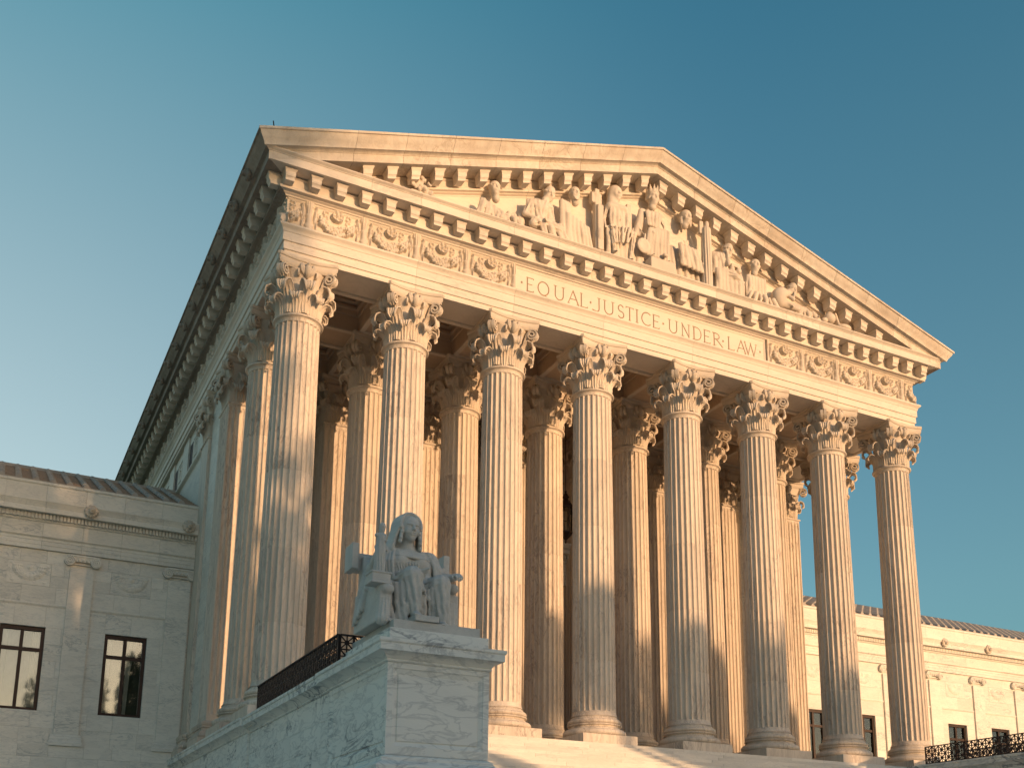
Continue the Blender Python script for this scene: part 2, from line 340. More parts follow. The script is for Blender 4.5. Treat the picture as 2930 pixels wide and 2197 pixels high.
def arc(cr, cz, r, a0, a1, n): return [(cr+r*cos(radians(a0+(a1-a0)*i/n)), cz+r*sin(radians(a0+(a1-a0)*i/n))) for i in range(n+1)]
bprof = [(0.2, .316)] + arc(.985, .43, .112, -90, 90, 7) + [(.955, .545), (.955, .575)] + [(.90, .60), (.875, .64), (.885, .665)] + [(.93, .67), (.955, .69), (.955, .72), (.91, .735)] + arc(.865, .815, .078, -90, 90, 7) + [(.845, .90), (.845, .93), (.82, .955), (.80, 1.003), (0.2, 1.003)]
BASE = G().lathe(bprof, 64).mesh('base', M_COL, 40)
PLINTH = G().box(-1.072, 1.072, -1.072, 1.072, 0, .314).mesh('plinth', M_COL)
NECK = G().lathe([(.5, 12.92), (.735, 12.92), (.745, 12.94)] + arc(.765, 12.985, .045, -80, 80, 6) + [(.74, 13.035), (.70, 13.05), (.5, 13.05)], 64).mesh('neck_ring', M_COL, 40)

# ---- capital
def leaf(g, bx_, by_, ang, z0, ht, reach, w, r0):
    """acanthus leaf rising along the bell and curling outwards"""
    n, m = 15, 9; ca, sa = cos(ang), sin(ang); P = []
    cl = [(r0, z0), (r0+.01, z0+ht*.30), (r0+.03, z0+ht*.6), (r0+reach*.30, z0+ht*.86), (r0+reach*.62, z0+ht*.985), (r0+reach*.88, z0+ht*.95), (r0+reach, z0+ht*.84), (r0+reach*.93, z0+ht*.74), (r0+reach*.80, z0+ht*.72)]
    for side in (0, 1):
        for i in range(n):
            t = i/(n-1)*(len(cl)-1); k = min(int(t), len(cl)-2); f = t-k
            r = cl[k][0]*(1-f)+cl[k+1][0]*f; z = cl[k][1]*(1-f)+cl[k+1][1]*f; u = i/(n-1)
            dr, dz = cl[k+1][0]-cl[k][0], cl[k+1][1]-cl[k][1]; q = sqrt(dr*dr+dz*dz); nr, nz = dz/q, -dr/q
            wd = w*(0.72+0.42*sin(pi*min(1, u*1.25)))*(1.0 if u < .8 else 1-(u-.8)*1.9)*(1+.16*abs(sin(u*17)))
            row = []
            for j in range(m):
                s = (j/(m-1))*2-1; off = -0.055*s*s*(1-u*.4) + 0.016*cos(s*pi*4)+0.02*(1-abs(s))
                if side: off -= 0.035+0.02*(1-abs(s))
                rr, zz = r+nr*off, z+nz*off+ (0.03*abs(s) if u > .7 else 0)*-1; tt = s*wd
                row.append((bx_+rr*ca-tt*sa, by_+rr*sa+tt*ca, zz))
            P.append(row)
    P = np.array(P); A, B = P[:n], P[n:]; ringg = [list(A[i])+list(B[i][::-1]) for i in range(n)]
    g.grid(np.array(ringg), close=True); e = [tuple(q) for q in ringg[-1]]; g.add(e, [tuple(range(len(e)))])
def volute(g, cx, cy, ang, z0, r0, sgn, wide=.115, big=1.0):
    """spiral band in the vertical plane at angle ang, offset sideways by sgn"""
    ca, sa = cos(ang), sin(ang); cl = [(r0, z0), (r0+.05, z0+.22), (r0+.12*big, z0+.40), (r0+.24*big, z0+.53)]
    cr, cz = r0+.31*big, z0+.36; R0 = .205*big
    for i in range(22):
        a = radians(100-i*31); rad = R0*(1-i/26); cl.append((cr+rad*cos(a), cz+rad*sin(a)))
    vs = []; fs = []; n = len(cl)
    for i, (r, z) in enumerate(cl):
        dr = cl[min(i+1, n-1)][0]-cl[max(i-1, 0)][0]; dz = cl[min(i+1, n-1)][1]-cl[max(i-1, 0)][1]; q = sqrt(dr*dr+dz*dz) or 1; nr, nz = -dz/q, dr/q
        th = 0.026 if i > 4 else .035
        o0, o1 = sgn*(0.012), sgn*(wide*(1-.45*max(0, 3-i)/3)+.012*(i/n)*2)
        for rr, o in ((-th, o0), (th, o0), (th, o1), (-th, o1)):
            R, Z = r+nr*rr, z+nz*rr; vs.append((cx+R*ca-o*sa, cy+R*sa+o*ca, Z))
    for i in range(n-1): fs += [(i*4+k, i*4+(k+1) % 4, i*4+4+(k+1) % 4, i*4+4+k) for k in range(4)]
    g.add(vs, fs + [(0, 3, 2, 1), (n*4-4, n*4-3, n*4-2, n*4-1)])
def abacus(g, hx, hy, z0):
    def outline(sc_, e):
        pts = []
        for (ax_, ay_, bx__, by__) in ((-hx, -hy, hx, -hy), (hx, -hy, hx, hy), (hx, hy, -hx, hy), (-hx, hy, -hx, -hy)):
            for i in range(13):
                t = .055+.89*i/12; x = ax_+(bx__-ax_)*t; y = ay_+(by__-ay_)*t; d = 4*t*(1-t)*.21+e; L_ = sqrt((bx__-ax_)**2+(by__-ay_)**2); nx_, ny_ = (by__-ay_)/L_, -(bx__-ax_)/L_
                pts.append(((x-nx_*d), (y-ny_*d)))
        return pts
    lv = [(.13, 0), (.085, .05), (.055, .12), (.045, .20), (.045, .235), (.018, .245), (.0, .265), (.0, .355)]
    P = [[(x, y, z0+dz) for x, y in outline(1, e)] for e, dz in lv]
    g.grid(np.array(P), close=True); m = len(P[0]); b = [p for p in P[0]]; t = [p for p in P[-1]]
    g.add(b, [tuple(range(m))[::-1]]); g.add(t, [tuple(range(m))])
def eagle(g, ang, r, z):
    """small carved eagle with half-open wings in the middle of the abacus"""
    ca, sa = cos(ang), sin(ang)
    def T(a, b, c): return (ca*a-sa*b, sa*a+ca*b, c)
    g.tube([T(r-.02, 0, z-.30), T(r+.07, 0, z-.20), T(r+.11, 0, z-.05), T(r+.07, 0, z+.06), T(r+.12, 0, z+.13), T(r+.19, 0, z+.10)], [.05, .12, .13, .075, .065, .02], 8)
    for s in (-1, 1):
        g.tube([T(r, s*.07, z-.22), T(r+.05, s*.16, z-.10), T(r+.06, s*.20, z+.04), T(r+.03, s*.19, z+.16)], [.05, .09, .085, .03], 6)
def capital_round():
    g = G(); g.lathe([(.45, 13.05), (.66, 13.05), (.68, 13.4), (.70, 13.9), (.74, 14.25), (.84, 14.5), (.88, 14.54), (.88, 14.57), (.45, 14.57)], 32)
    for k in range(8): leaf(g, 0, 0, pi/8+k*pi/4, 13.05, .60, .34, .18, .70)
    for k in range(8): leaf(g, 0, 0, k*pi/4, 13.10, .98, .42, .19, .715)
    for k in range(4):
        a = pi/4+k*pi/2
        for s in (-1, 1): volute(g, 0, 0, a, 14.02, .80, s)
        leaf(g, 0, 0, a, 13.9, .46, .30, .085, .84)
        for s in (-1, 1): volute(g, 0, 0, a+s*.50, 14.05, .66, -s, .06, .55)
        eagle(g, k*pi/2, .80, 14.60)
    abacus(g, 1.05, 1.05, 14.563)
    return g.mesh('capital', M_CARV, 50)
CAPITAL = capital_round()
columns = []
for r, y in enumerate(ROWS):
    for i, x in enumerate(XC):
        a = (i*7+r*3) % 4*pi/2
        c = link('column', BASE, court, (x, y, 0), a)
        link('plinth', PLINTH, c, (x, y, 0)); link('neck_ring', NECK, c, (x, y, 0), a)
        for d in DRUMS: link('drum', d, c, (x, y, 0), a)
        link('capital', CAPITAL, c, (x, y, 0)); columns.append(c)

# ---- square antae with fluted faces
def anta_section(hw, yf, yb, flute=True):
    pts = []
    def side(ax_, ay_, bx__, by__):
        L_ = sqrt((bx__-ax_)**2+(by__-ay_)**2); nf = max(1, int(round(L_/.205))); e = .035
        nx_, ny_ = (by__-ay_)/L_, -(bx__-ax_)/L_
        pts.append((ax_, ay_, 0, 0, 0)); 
        for k in range(nf):
            for u in (.08, .22, .36, .5, .64, .78, .92):
                t = (e+(L_-2*e)*(k+u)/nf)/L_; x = (u-.08)/.84; d = .06*sqrt(max(0, 1-(2*x-1)**2)) if flute else 0
                pts.append((ax_+(bx__-ax_)*t, ay_+(by__-ay_)*t, nx_, ny_, d))
    side(-hw, yf, hw, yf); side(hw, yf, hw, yb); side(hw, yb, -hw, yb); side(-hw, yb, -hw, yf)
    return pts
def anta_mesh(hw, yf, yb, flute=True):
    pts = anta_section(hw, yf, yb, flute); zs = [(.94, 0), (1.16, 0), (1.22, .7), (1.3, 1), (12.70, 1), (12.78, .7), (12.84, 0), (12.92, 0)]
    P = [[(x-nx_*d*s, y-ny_*d*s, z) for x, y, nx_, ny_, d in pts] for z, s in zs]
    return G().grid(np.array(P), close=True).mesh('pilaster', M_COL, 28)
def sq_capital(hw, yf, yb):
    g = G(); hy = (yb-yf)/2; cy = (yb+yf)/2
    rows = []
    for z, e in ((13.05, -.06), (13.4, -.04), (13.9, -.02), (14.25, .03), (14.48, .10), (14.56, .13)):
        rows.append([(-hw-e, cy-hy-e, z), (hw+e, cy-hy-e, z), (hw+e, cy+hy+e, z), (-hw-e, cy+hy+e, z)])
    g.grid(np.array(rows), close=True)
    for (nx_, ny_, ang, half, fx, fy) in ((0, -1, -pi/2, hw, 0, cy-hy), (-1, 0, pi, hy, -hw, cy), (1, 0, 0, hy, hw, cy)):
        for q in (-.62, 0, .62): leaf(g, fx+(ny_ and q*half)*1.0, fy+(nx_ and q*half)*1.0, ang, 13.05, .62, .28, .19, -.03)
        for q in (-.33, .33): leaf(g, fx+(ny_ and q*half), fy+(nx_ and q*half), ang, 13.10, 1.03, .33, .20, -.02)
        b = G(); eagle(b, ang, 0, 14.60); g.add([(x+fx+nx_*.02, y+fy+ny_*.02, z) for x, y, z in b.v], b.f)
    for sx_, sy_ in ((-1, -1), (1, -1), (-1, 1), (1, 1)):
        cx_, cy_ = sx_*(hw-.45), cy+sy_*(hy-.45); a = atan2(sy_, sx_)
        leaf(g, sx_*(hw-.10), cy+sy_*(hy-.10), a, 13.08, .80, .34, .13, .04)
        for s in (-1, 1): volute(g, cx_, cy_, a, 14.02, .58, s)
    b = G(); abacus(b, hw+.31, hy+.31, 14.563); g.add([(x, y+cy, z) for x, y, z in b.v], b.f)
    return g.mesh('capital', M_CARV, 50)
abase = [(.0, .314), (.21, .316), (.25, .36), (.25, .44), (.21, .50), (.17, .52), (.12, .60), (.12, .66), (.16, .68), (.16, .72), (.13, .74), (.17, .79), (.17, .86), (.11, .90), (.05, .94), (.0, .945)]
ancap = [(.0, 12.92), (.02, 12.94), (.05, 12.96), (.05, 13.01), (.02, 13.03), (-.02, 13.05)]
def make_anta(x, yf, yb, mshaft, mcap, hw=.72):
    rect = [(-hw, yf), (hw, yf), (hw, yb), (-hw, yb)]
    p = link('pilaster', mshaft, court, (x, 0, 0))
    if 'B' not in make_anta.__dict__: make_anta.B = {}
    key = (yf, yb, hw)
    if key not in make_anta.B:
        make_anta.B[key] = (mould(abase, rect).mesh('base', M_COL, 40), mould(ancap, rect).mesh('neck_ring', M_COL, 40), G().box(-hw-.3, hw+.3, yf-.3, yb+.02, 0, .312).mesh('plinth', M_COL))
    b, n, q = make_anta.B[key]
    link('base', b, p, (x, 0, 0)); link('neck_ring', n, p, (x, 0, 0)); link('plinth', q, p, (x, 0, 0)); link('capital', mcap, p, (x, 0, 0))
AM, AC = anta_mesh(.72, YA0, YA1), sq_capital(.72, YA0, YA1)
for x in XC: make_anta(x, YA0, YA1, AM, AC)
BM, BC = anta_mesh(.72, 10.39, 11.81, False), sq_capital(.72, 10.39, 11.81)
for x in (0, XR): make_anta(x, 10.39, 11.81, BM, BC)

# ---- entablature, in blocks
def run(name, prof, mat, cuts, face, org, parent=court, ma=0, mb=0, gap=.004, smooth=30):
    for i in range(len(cuts)-1):
        a, b = cuts[i], cuts[i+1]; A = ma if i == 0 else 0; B = mb if i == len(cuts)-2 else 0
        g = seg(prof, org, face, a+(gap if i else 0), b-(gap if i < len(cuts)-2 else 0), A, B)
        me = fix(g.mesh(name, mat, smooth)); link(name, me, parent)
arch = [(-.74, 14.97), (.774, 14.97), (.774, 15.10), (.822, 15.115), (.822, 15.38), (.868, 15.395), (.868, 15.69), (.885, 15.70), (.90, 15.76), (.93, 15.82), (.985, 15.86), (1.0, 15.88), (1.0, 15.938), (-.74, 15.938)]
soff = lambda a, b, face, org, ma=0, mb=0: None
CUTF = [0] + XC[1:-1] + [XR]; CUTL = [0, 3.7, 7.5, 11.1, 14.8, 18.5, 22.2, 25.9, 29.6, YEND]
run('architrave_block', arch, M_ENT, CUTF, 'F', 0, ma=-1, mb=1)
for f, o in (('L', 0), ('R', XR)): run('architrave_block', arch, M_ENT, CUTL, f, o, ma=-1)
def soffit_frame(name, x0, x1, y0, y1, z0=ZB, z1=14.968, w=.17):
    g = G().box(x0, x1, y0, y0+w, z0, z1).box(x0, x1, y1-w, y1, z0, z1).box(x0, x0+w, y0+w, y1-w, z0, z1).box(x1-w, x1, y0+w, y1-w, z0, z1)
    g.box(x0+w, x1-w, y0+w, y0+w+.03, z0+.02, z1).box(x0+w, x1-w, y1-w-.03, y1-w, z0+.02, z1)
    g.obj(name, M_ENT, court)
for i in range(7):
    a, b = XC[i]+.72, XC[i+1]-.72
    soffit_frame('soffit_frame', a, b, -.772, .74); soffit_frame('soffit_frame', a, b, 2.95, 4.45)
for x in XC:
    soffit_frame('soffit_frame', x-.74+(-.03 if x == 0 else 0), x+.74+(.03 if x == XR else 0), .76, 2.93); soffit_frame('soffit_frame', x-.74+(-.03 if x == 0 else 0), x+.74+(.03 if x == XR else 0), 4.47, 6.6)
# under-abacus pads so the architrave rests on every capital
# inner beams and coffered ceiling
beam = G()
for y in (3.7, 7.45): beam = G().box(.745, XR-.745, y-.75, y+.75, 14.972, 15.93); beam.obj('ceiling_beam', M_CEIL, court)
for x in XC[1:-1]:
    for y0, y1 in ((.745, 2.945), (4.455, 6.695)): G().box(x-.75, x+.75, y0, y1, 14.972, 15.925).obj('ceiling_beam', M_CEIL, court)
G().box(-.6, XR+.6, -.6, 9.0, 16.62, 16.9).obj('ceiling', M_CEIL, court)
cprof = [(0, 15.55), (-.05, 15.56), (-.05, 15.75), (-.12, 15.80), (-.12, 15.90), (-.02, 15.93), (-.02, 15.95), (-.22, 16.02), (-.22, 16.22), (-.34, 16.30), (-.34, 16.45), (-.45, 16.55), (-.45, 16.64), (0.1, 16.64)]
for i in range(7):
    for y0, y1 in ((.74, 2.95), (4.45, 6.70)):
        a = XC[i]+.75; b = XC[i+1]-.75
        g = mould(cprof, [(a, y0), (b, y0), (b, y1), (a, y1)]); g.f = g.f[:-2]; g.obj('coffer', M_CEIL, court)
for a, b in ((-.74, .745),): pass
G().box(-.73, XR+.73, .73, .75, 15.95, 16.6).obj('frieze_back', M_CEIL, court)
fr = [(.3, 15.942), (.775, 15.942), (.775, 16.966), (.3, 16.966)]
INS0, INS1 = 7.44, 18.81
run('frieze_backing', fr, M_ENT, [0, INS0], 'F', 0, ma=-1); run('frieze_backing', fr, M_ENT, [INS1, XR], 'F', 0, mb=1)
run('frieze_backing', [(.3, 15.942), (.70, 15.942), (.70, 16.966), (.3, 16.966)], M_ENT, [INS0, INS1], 'F', 0)
for f, o in (('L', 0), ('R', XR)): run('frieze_backing', fr, M_ENT, [0, YEND], f, o, ma=-1)
corn = [(.3, 16.97), (.86, 16.97), (.88, 16.985), (.885, 17.01), (.93, 17.03), (.965, 17.045), (.965, 17.062), (1.00, 17.07), (1.11, 17.072), (1.12, 17.08), (1.12, 17.165), (1.08, 17.175), (1.075, 17.21), (1.05, 17.23), (1.05, 17.44), (1.07, 17.48), (1.12, 17.50), (1.12, 17.53), (1.05, 17.535), (1.05, 17.572),
        (1.60, 17.572), (1.60, 17.55), (1.65, 17.55), (1.65, 17.83), (1.675, 17.845), (1.675, 17.86), (1.70, 17.88), (1.745, 17.91), (1.76, 17.925), (1.76, 17.952), (.3, 17.952)]
CB = [0] + [0.55+1.68*i for i in range(15)] + [XR-.5+.5]
CB = [0] + [XR*i/15 for i in range(1, 15)] + [XR]
run('cornice_block', corn, M_ENT, CB, 'F', 0, ma=-1, mb=1)
cornf = corn[:-5] + [(1.70, 17.87), (1.78, 17.872), (1.80, 17.90), (1.84, 17.96), (1.93, 18.04), (2.0, 18.12), (2.03, 18.18), (2.06, 18.185), (2.085, 18.19), (2.085, 18.25), (.3, 18.25)]
CL = [0] + [1.7*i for i in range(1, 20)] + [YEND]
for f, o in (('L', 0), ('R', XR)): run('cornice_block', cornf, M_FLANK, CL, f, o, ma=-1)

# modillions
def mod_mesh(slope=0.0):
    lv = [(0.0, .20, .45), (-.05, .20, .45), (-.055, .195, .445), (-.10, .172, .42), (-.12, .165, .41), (-.22, .162, .415), (-.27, .158, .40), (-.30, .150, .37), (-.315, .150, .37), (-.32, .146, .36), (-.40, .142, .345)]
    P = []
    for z, hw, f in lv: P.append([(-hw, 0.02, z-slope*hw), (-hw, -f, z-slope*hw), (hw, -f, z+slope*hw), (hw, 0.02, z+slope*hw)])
    g = G().grid(np.array(P)[::-1], close=True); g.add(P[0], [(0, 3, 2, 1)][::-1]); g.add(P[-1], [(0, 1, 2, 3)])
    return fix(g.mesh('modillion', M_ENT))
MOD, MODL, MODR = mod_mesh(), mod_mesh(.3105), mod_mesh(-.3105)
MSP = .8476
for k in range(34): link('modillion', MOD, court, (-.88+MSP*k, -1.05, 17.570))
for k in range(41):
    link('modillion', MOD, court, (-1.05, -.88+.04+MSP*k, 17.570), -pi/2)
    if k < 12: link('modillion', MOD, court, (XR+1.05, -.88+.04+MSP*k, 17.570), pi/2)

# raking cornice
APEX = 13.117; SL = .3105
rake = [(.68, 22.11), (1.655, 22.11), (1.655, 22.40), (1.68, 22.415), (1.68, 22.43), (1.705, 22.45), (1.75, 22.475), (1.85, 22.478), (1.855, 22.50), (1.87, 22.56), (1.93, 22.66), (2.00, 22.76), (2.035, 22.86), (2.05, 22.885), (2.09, 22.89), (2.095, 22.90), (2.095, 22.972), (.68, 22.972)]
rbed = [(.3, 21.50), (.70, 21.50), (.715, 21.52), (.715, 21.56), (.75, 21.58), (.80, 21.60), (.80, 21.625), (.84, 21.64), (.90, 21.645), (.91, 21.66), (.91, 21.74), (.87, 21.75), (.86, 21.79), (.84, 21.81), (.84, 22.0), (.86, 22.03), (.90, 22.05), (.90, 22.085), (.84, 22.09), (.84, 22.109), (.3, 22.109)]
def rake_blocks(name, prof, mat, cuts, clip, gap=.005, smooth=30):
    for side in (-1, 1):
        for i in range(len(cuts)-1):
            a, b = cuts[i], cuts[i+1]            # distances from the apex
            end = i == len(cuts)-2; g = G(); n = len(prof); vs = []
            for t, e in ((a+(gap if i else 0), False), (b-(0 if end else gap), end)):
                for d, z in prof:
                    tt = (CX+d if clip else b) if e else t
                    vs.append((APEX+side*tt, -d, z-SL*tt))
            g.add(vs, [(i_, (i_+1) % n, n+(i_+1) % n, n+i_) for i_ in range(n)] + [tuple(range(n))[::-1], tuple(range(n, 2*n))])
            link(name, fix(g.mesh(name, mat, smooth)), court)
rake_blocks('raking_cornice_block', rake, M_SIMA, [1.72*i for i in range(8)] + [CX], True)
rake_blocks('raking_bed_moulding', rbed, M_ENT, [0, 5.2, 12.3], False)
for k in range(34):
    x = -.88+MSP*k; t = abs(x-APEX)
    if 0.25 < t < 12.0:
        link('modillion', MODL if x < APEX else MODR, court, (x, -.84-.19, 22.108-SL*t))
g = G(); zt = 17.955; g.add([(-1, -.70, zt), (XR+1, -.70, zt), (APEX, -.70, 22.0), (-1, -.2, zt), (XR+1, -.2, zt), (APEX, -.2, 22.0)], [(0, 1, 2), (3, 5, 4), (0, 2, 5, 3), (1, 4, 5, 2)]); g.obj('tympanum', M_ENT, court)
# hipped metal roof behind the pediment
g = G(); zz = 18.26
g.add([(-2.0, -.6, zz), (APEX, -.6, 22.95), (XR+2.0, -.6, zz), (-2.0, YEND+1, zz), (APEX, YEND+1, 22.95), (XR+2.0, YEND+1, zz)], [(0, 1, 4, 3), (1, 2, 5, 4), (3, 4, 5)]); g.obj('roof', M_TILE, court)
# lion heads along the flank gutter
lp = [ell((0, 0, 0), (.20, .17, .21), .05), ell((0, -.15, -.04), (.10, .12, .09), .04), ell((0, -.24, .0), (.05, .05, .035), .02), ell((0, -.22, -.10), (.06, .05, .03), .02), ell((-.08, -.14, .07), (.05, .04, .04), .02), ell((.08, -.14, .07), (.05, .04, .04), .02), ell((-.05, -.19, .04), (.02, .03, .02), .01, 0, True), ell((.05, -.19, .04), (.02, .03, .02), .01, 0, True), bx((0, -.25, -.07), (.05, .04, .012), .005, .01, 0, True)]
for k in range(10): a = 2*pi*k/10; lp.append(ell((.19*cos(a), -.04, .19*sin(a)), (.075, .08, .075), .02))
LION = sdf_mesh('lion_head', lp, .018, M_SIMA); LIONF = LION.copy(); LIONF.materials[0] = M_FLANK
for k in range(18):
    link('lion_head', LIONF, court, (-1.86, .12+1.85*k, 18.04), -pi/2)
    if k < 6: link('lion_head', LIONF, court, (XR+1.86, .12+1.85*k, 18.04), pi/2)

# ---- carved frieze tiles (height fields) and the inscription
def hf(name, U, V, H, place, mat, attr=None):
    nu, nv = len(U), len(V); P = np.zeros((nv, nu, 3))
    for j in range(nv):
        for i in range(nu): P[j, i] = place(U[i], V[j], H[j, i])
    g = G().grid(P)
    # rim so the relief has thickness
    B = np.array([place(U[i], V[0], -.06) for i in range(nu)]); T = np.array([place(U[i], V[-1], -.06) for i in range(nu)])
    g.grid(np.array([B, P[0]])); g.grid(np.array([P[-1], T])); Lf = np.array([place(U[0], v, -.06) for v in V]); Rt = np.array([place(U[-1], v, -.06) for v in V])
    g.grid(np.array([P[:, 0], Lf])); g.grid(np.array([Rt, P[:, -1]]))
    me = g.mesh(name, mat); me.shade_smooth()
    me.set_sharp_from_angle(angle=radians(75))
    if attr is not None:
        at = me.attributes.new('patina', 'FLOAT', 'POINT'); a = np.zeros(len(me.vertices), np.float32); a[:nu*nv] = attr.ravel(); at.data.foreach_set('value', a)
    return me
def dome(U, V, cx, cy, rx, ry, h, p=.5, ang=0.0):
    x, y = U-cx, V-cy; x, y = x*cos(ang)+y*sin(ang), -x*sin(ang)+y*cos(ang); q = 1-(x/rx)**2-(y/ry)**2
    return np.where(q > 0, h*np.maximum(q, 0)**p, 0)
def polyline_d(U, V, pts):
    D = np.full(U.shape, 9.0)
    for (x0, y0), (x1, y1) in zip(pts[:-1], pts[1:]):
        dx, dy = x1-x0, y1-y0; L2 = dx*dx+dy*dy+1e-9; t = np.clip(((U-x0)*dx+(V-y0)*dy)/L2, 0, 1); D = np.minimum(D, np.hypot(U-x0-t*dx, V-y0-t*dy))
    return D
TW, TH = 1.87, 1.024
def frieze_h(U, V):
    """U 0..TW between two candelabra, V 0..TH"""
    H = np.zeros(U.shape); r = np.random.default_rng(3); mx = np.maximum
    c = TW/2
    rr = np.hypot(U-c, V-.77); H = mx(H, np.where(rr < .19, .12-.04*np.cos(5*np.arctan2(V-.77, U-c))*np.clip(rr/.15, 0, 1)-.03*(np.abs(rr-.075) < .012), 0)); H = mx(H, dome(U, V, c, .77, .055, .055, .16)); H = mx(H, .135*(np.abs(rr-.178) < .016))
    for s in (-1, 1):
        pts = [(c+s*(.38+.08*cos(t)), .84+.08*sin(t)) for t in np.linspace(-2.6, 2.2, 12)] if s > 0 else [(c+s*(.38+.08*cos(t)), .82+.08*sin(t)) for t in np.linspace(-2.2, 2.6, 12)]
        d = polyline_d(U, V, pts); H = mx(H, .07*np.sqrt(np.clip(1-(d/.034)**2, 0, 1)))
        pts = [(c+s*(.38-.07*cos(t)), .66+.06*sin(t)) for t in np.linspace(-1.0, 2.4, 9)]; d = polyline_d(U, V, pts); H = mx(H, .055*np.sqrt(np.clip(1-(d/.028)**2, 0, 1)))
    for k in range(140):
        t = r.uniform(-1, 1); w = .22*(1-.35*abs(t)); x = c+t*.58; y = .20+.30*abs(t)**1.8+r.uniform(-w, w)*.85; q = r.uniform(.035, .075)
        H = mx(H, dome(U, V, x, y, q, q*r.uniform(.7, 1.25), .05+q*.9, .5, r.uniform(0, 3)) + np.where(np.hypot(U-x, V-y) < q, .05*(1-abs(t)*.3), 0))
    for e, s in ((0, 1), (TW, -1)):
        pr_ = [(0, .16), (.05, .17), (.10, .12), (.16, .15), (.22, .155), (.25, .11), (.5, .10), (.53, .125), (.57, .125), (.60, .095), (.85, .11), (.88, .14), (.96, .15), (1.03, .15)]
        hw = np.interp(V, [a for a, b in pr_], [b for a, b in pr_]); x = np.abs(U-e)/hw; H = mx(H, np.where(x < 1, .10*np.sqrt(np.clip(1-x*x*.9, 0, 1))+.015*(np.cos(U*90) > 0)*(V > .6), 0))
        # draped bird beside the candelabrum
        for (x0, y0, rx, ry, h, an) in ((.205, .62, .055, .30, .09, -s*.12), (.24, .88, .06, .07, .10, 0), (.235, .25, .045, .22, .075, s*.10), (.27, .55, .035, .22, .07, -s*.25)):
            H = mx(H, dome(U, V, e+s*x0, y0, rx, ry, h, .5, an)*(1-.12*np.cos(U*150)))
    H = mx(H*1.25, np.where(V > TH-.055, .05, 0)); return H
def tile_mesh(u0, u1, res=.0175):
    nu = max(3, int((u1-u0)/res)); U = np.linspace(u0, u1, nu); V = np.linspace(0, TH, int(TH/res)); UU, VV = np.meshgrid(U, V)
    H = frieze_h(UU % TW if u1 <= TW else UU % TW, VV); return hf('frieze_relief', U, V, H, lambda u, v, h: (u, -h, v), M_CARV)
T_FULL = tile_mesh(0, TW); T_L = tile_mesh(TW-.72, TW); T_R = tile_mesh(0, .74)
E0 = -.055; Z0 = 15.942
for k in range(4): link('frieze_relief', T_FULL, court, (E0+TW*k, -.785, Z0)); link('frieze_relief', T_FULL, court, (INS1+.005+TW*k, -.785, Z0))
link('frieze_relief', T_L, court, (E0-TW, -.785, Z0)); link('frieze_relief', T_R, court, (INS1+.005+TW*4, -.785, Z0))
link('frieze_relief', T_R, court, (-.785, E0, Z0), -pi/2)
for k in range(18): link('frieze_relief', T_FULL, court, (-.785, E0+TW*(k+1), Z0), -pi/2)
for k in range(6): link('frieze_relief', T_FULL, court, (XR+.785, -.02+TW*k, Z0), pi/2)

# letters: strokes in unit boxes, (x0,x1) measured extents, cap height .53
def A_(cx, cy, rx, ry, a0, a1, n=14): return [(cx+rx*cos(radians(a0+(a1-a0)*i/n)), cy+ry*sin(radians(a0+(a1-a0)*i/n))) for i in range(n+1)]
LET = {'E': [([(0.12, 0), (.12, 1)], 1), ([(0, 1), (1, 1), (1, .93)], .6), ([(.12, .52), (.8, .52)], .6), ([(0, 0), (1, 0), (1, .08)], .6)],
 'Q': [(A_(.38, .5, .38, .5, 0, 360, 28), .9), ([(.42, .02), (.75, -.13), (1, -.16)], .8)],
 'U': [([(.13, 1), (.13, .35)] + A_(.5, .35, .37, .35, 180, 360) + [(.87, 1)], .85), ([(0, 1), (.26, 1)], .5), ([(.74, 1), (1, 1)], .5)],
 'A': [([(.06, 0), (.48, 1)], .6), ([(.48, 1), (.94, 0)], 1), ([(.22, .36), (.76, .36)], .6), ([(0, 0), (.16, 0)], .5), ([(.8, 0), (1, 0)], .5)],
 'L': [([(.14, 1), (.14, 0)], 1), ([(0, 1), (.3, 1)], .5), ([(0, 0), (1, 0), (1, .08)], .6)],
 'J': [([(.82, 1), (.82, .2)] + A_(.5, .2, .32, .25, 0, -90, 8) + [(0, 0.02)], .9), ([(.62, 1), (1, 1)], .5)],
 'S': [(A_(.5, .74, .42, .25, 30, 180, 10) + A_(.5, .74, .42, .25, 180, 270, 6)[1:] + A_(.5, .25, .46, .25, 90, -150, 14), .9)],
 'T': [([(.5, 1), (.5, 0)], 1), ([(0, .92), (0, 1), (1, 1), (1, .92)], .6), ([(.36, 0), (.64, 0)], .5)],
 'I': [([(.5, 1), (.5, 0)], 1), ([(0, 1), (1, 1)], .5), ([(0, 0), (1, 0)], .5)],
 'C': [(A_(.62, .5, .6, .5, 50, 310, 22), .9)],
 'N': [([(.14, 0), (.14, 1)], .6), ([(.1, 1), (.88, 0)], 1), ([(.88, 0), (.88, 1)], .6), ([(0, 0), (.28, 0)], .5), ([(.74, 1), (1, 1)], .5)],
 'D': [([(.13, 0), (.13, 1)], 1), ([(0, 1), (.4, 1)] + A_(.4, .5, .6, .5, 90, -90, 14) + [(0, 0)], .8)],
 'R': [([(.14, 0), (.14, 1)], 1), ([(0, 1), (.3, 1)] + A_(.32, .76, .34, .24, 90, -90, 10) + [(.14, .52)], .75), ([(.36, .52), (1, -.05)], 1), ([(0, 0), (.3, 0)], .5)],
 'W': [([(.04, 1), (.3, 0)], 1), ([(.3, 0), (.52, .95)], .6), ([(.5, 1), (.76, 0)], 1), ([(.76, 0), (.97, 1)], .6), ([(0, 1), (.12, 1)], .5), ([(.9, 1), (1, 1)], .5)],
 '.': [([(.5, .5), (.5, .52)], 1.7)]}
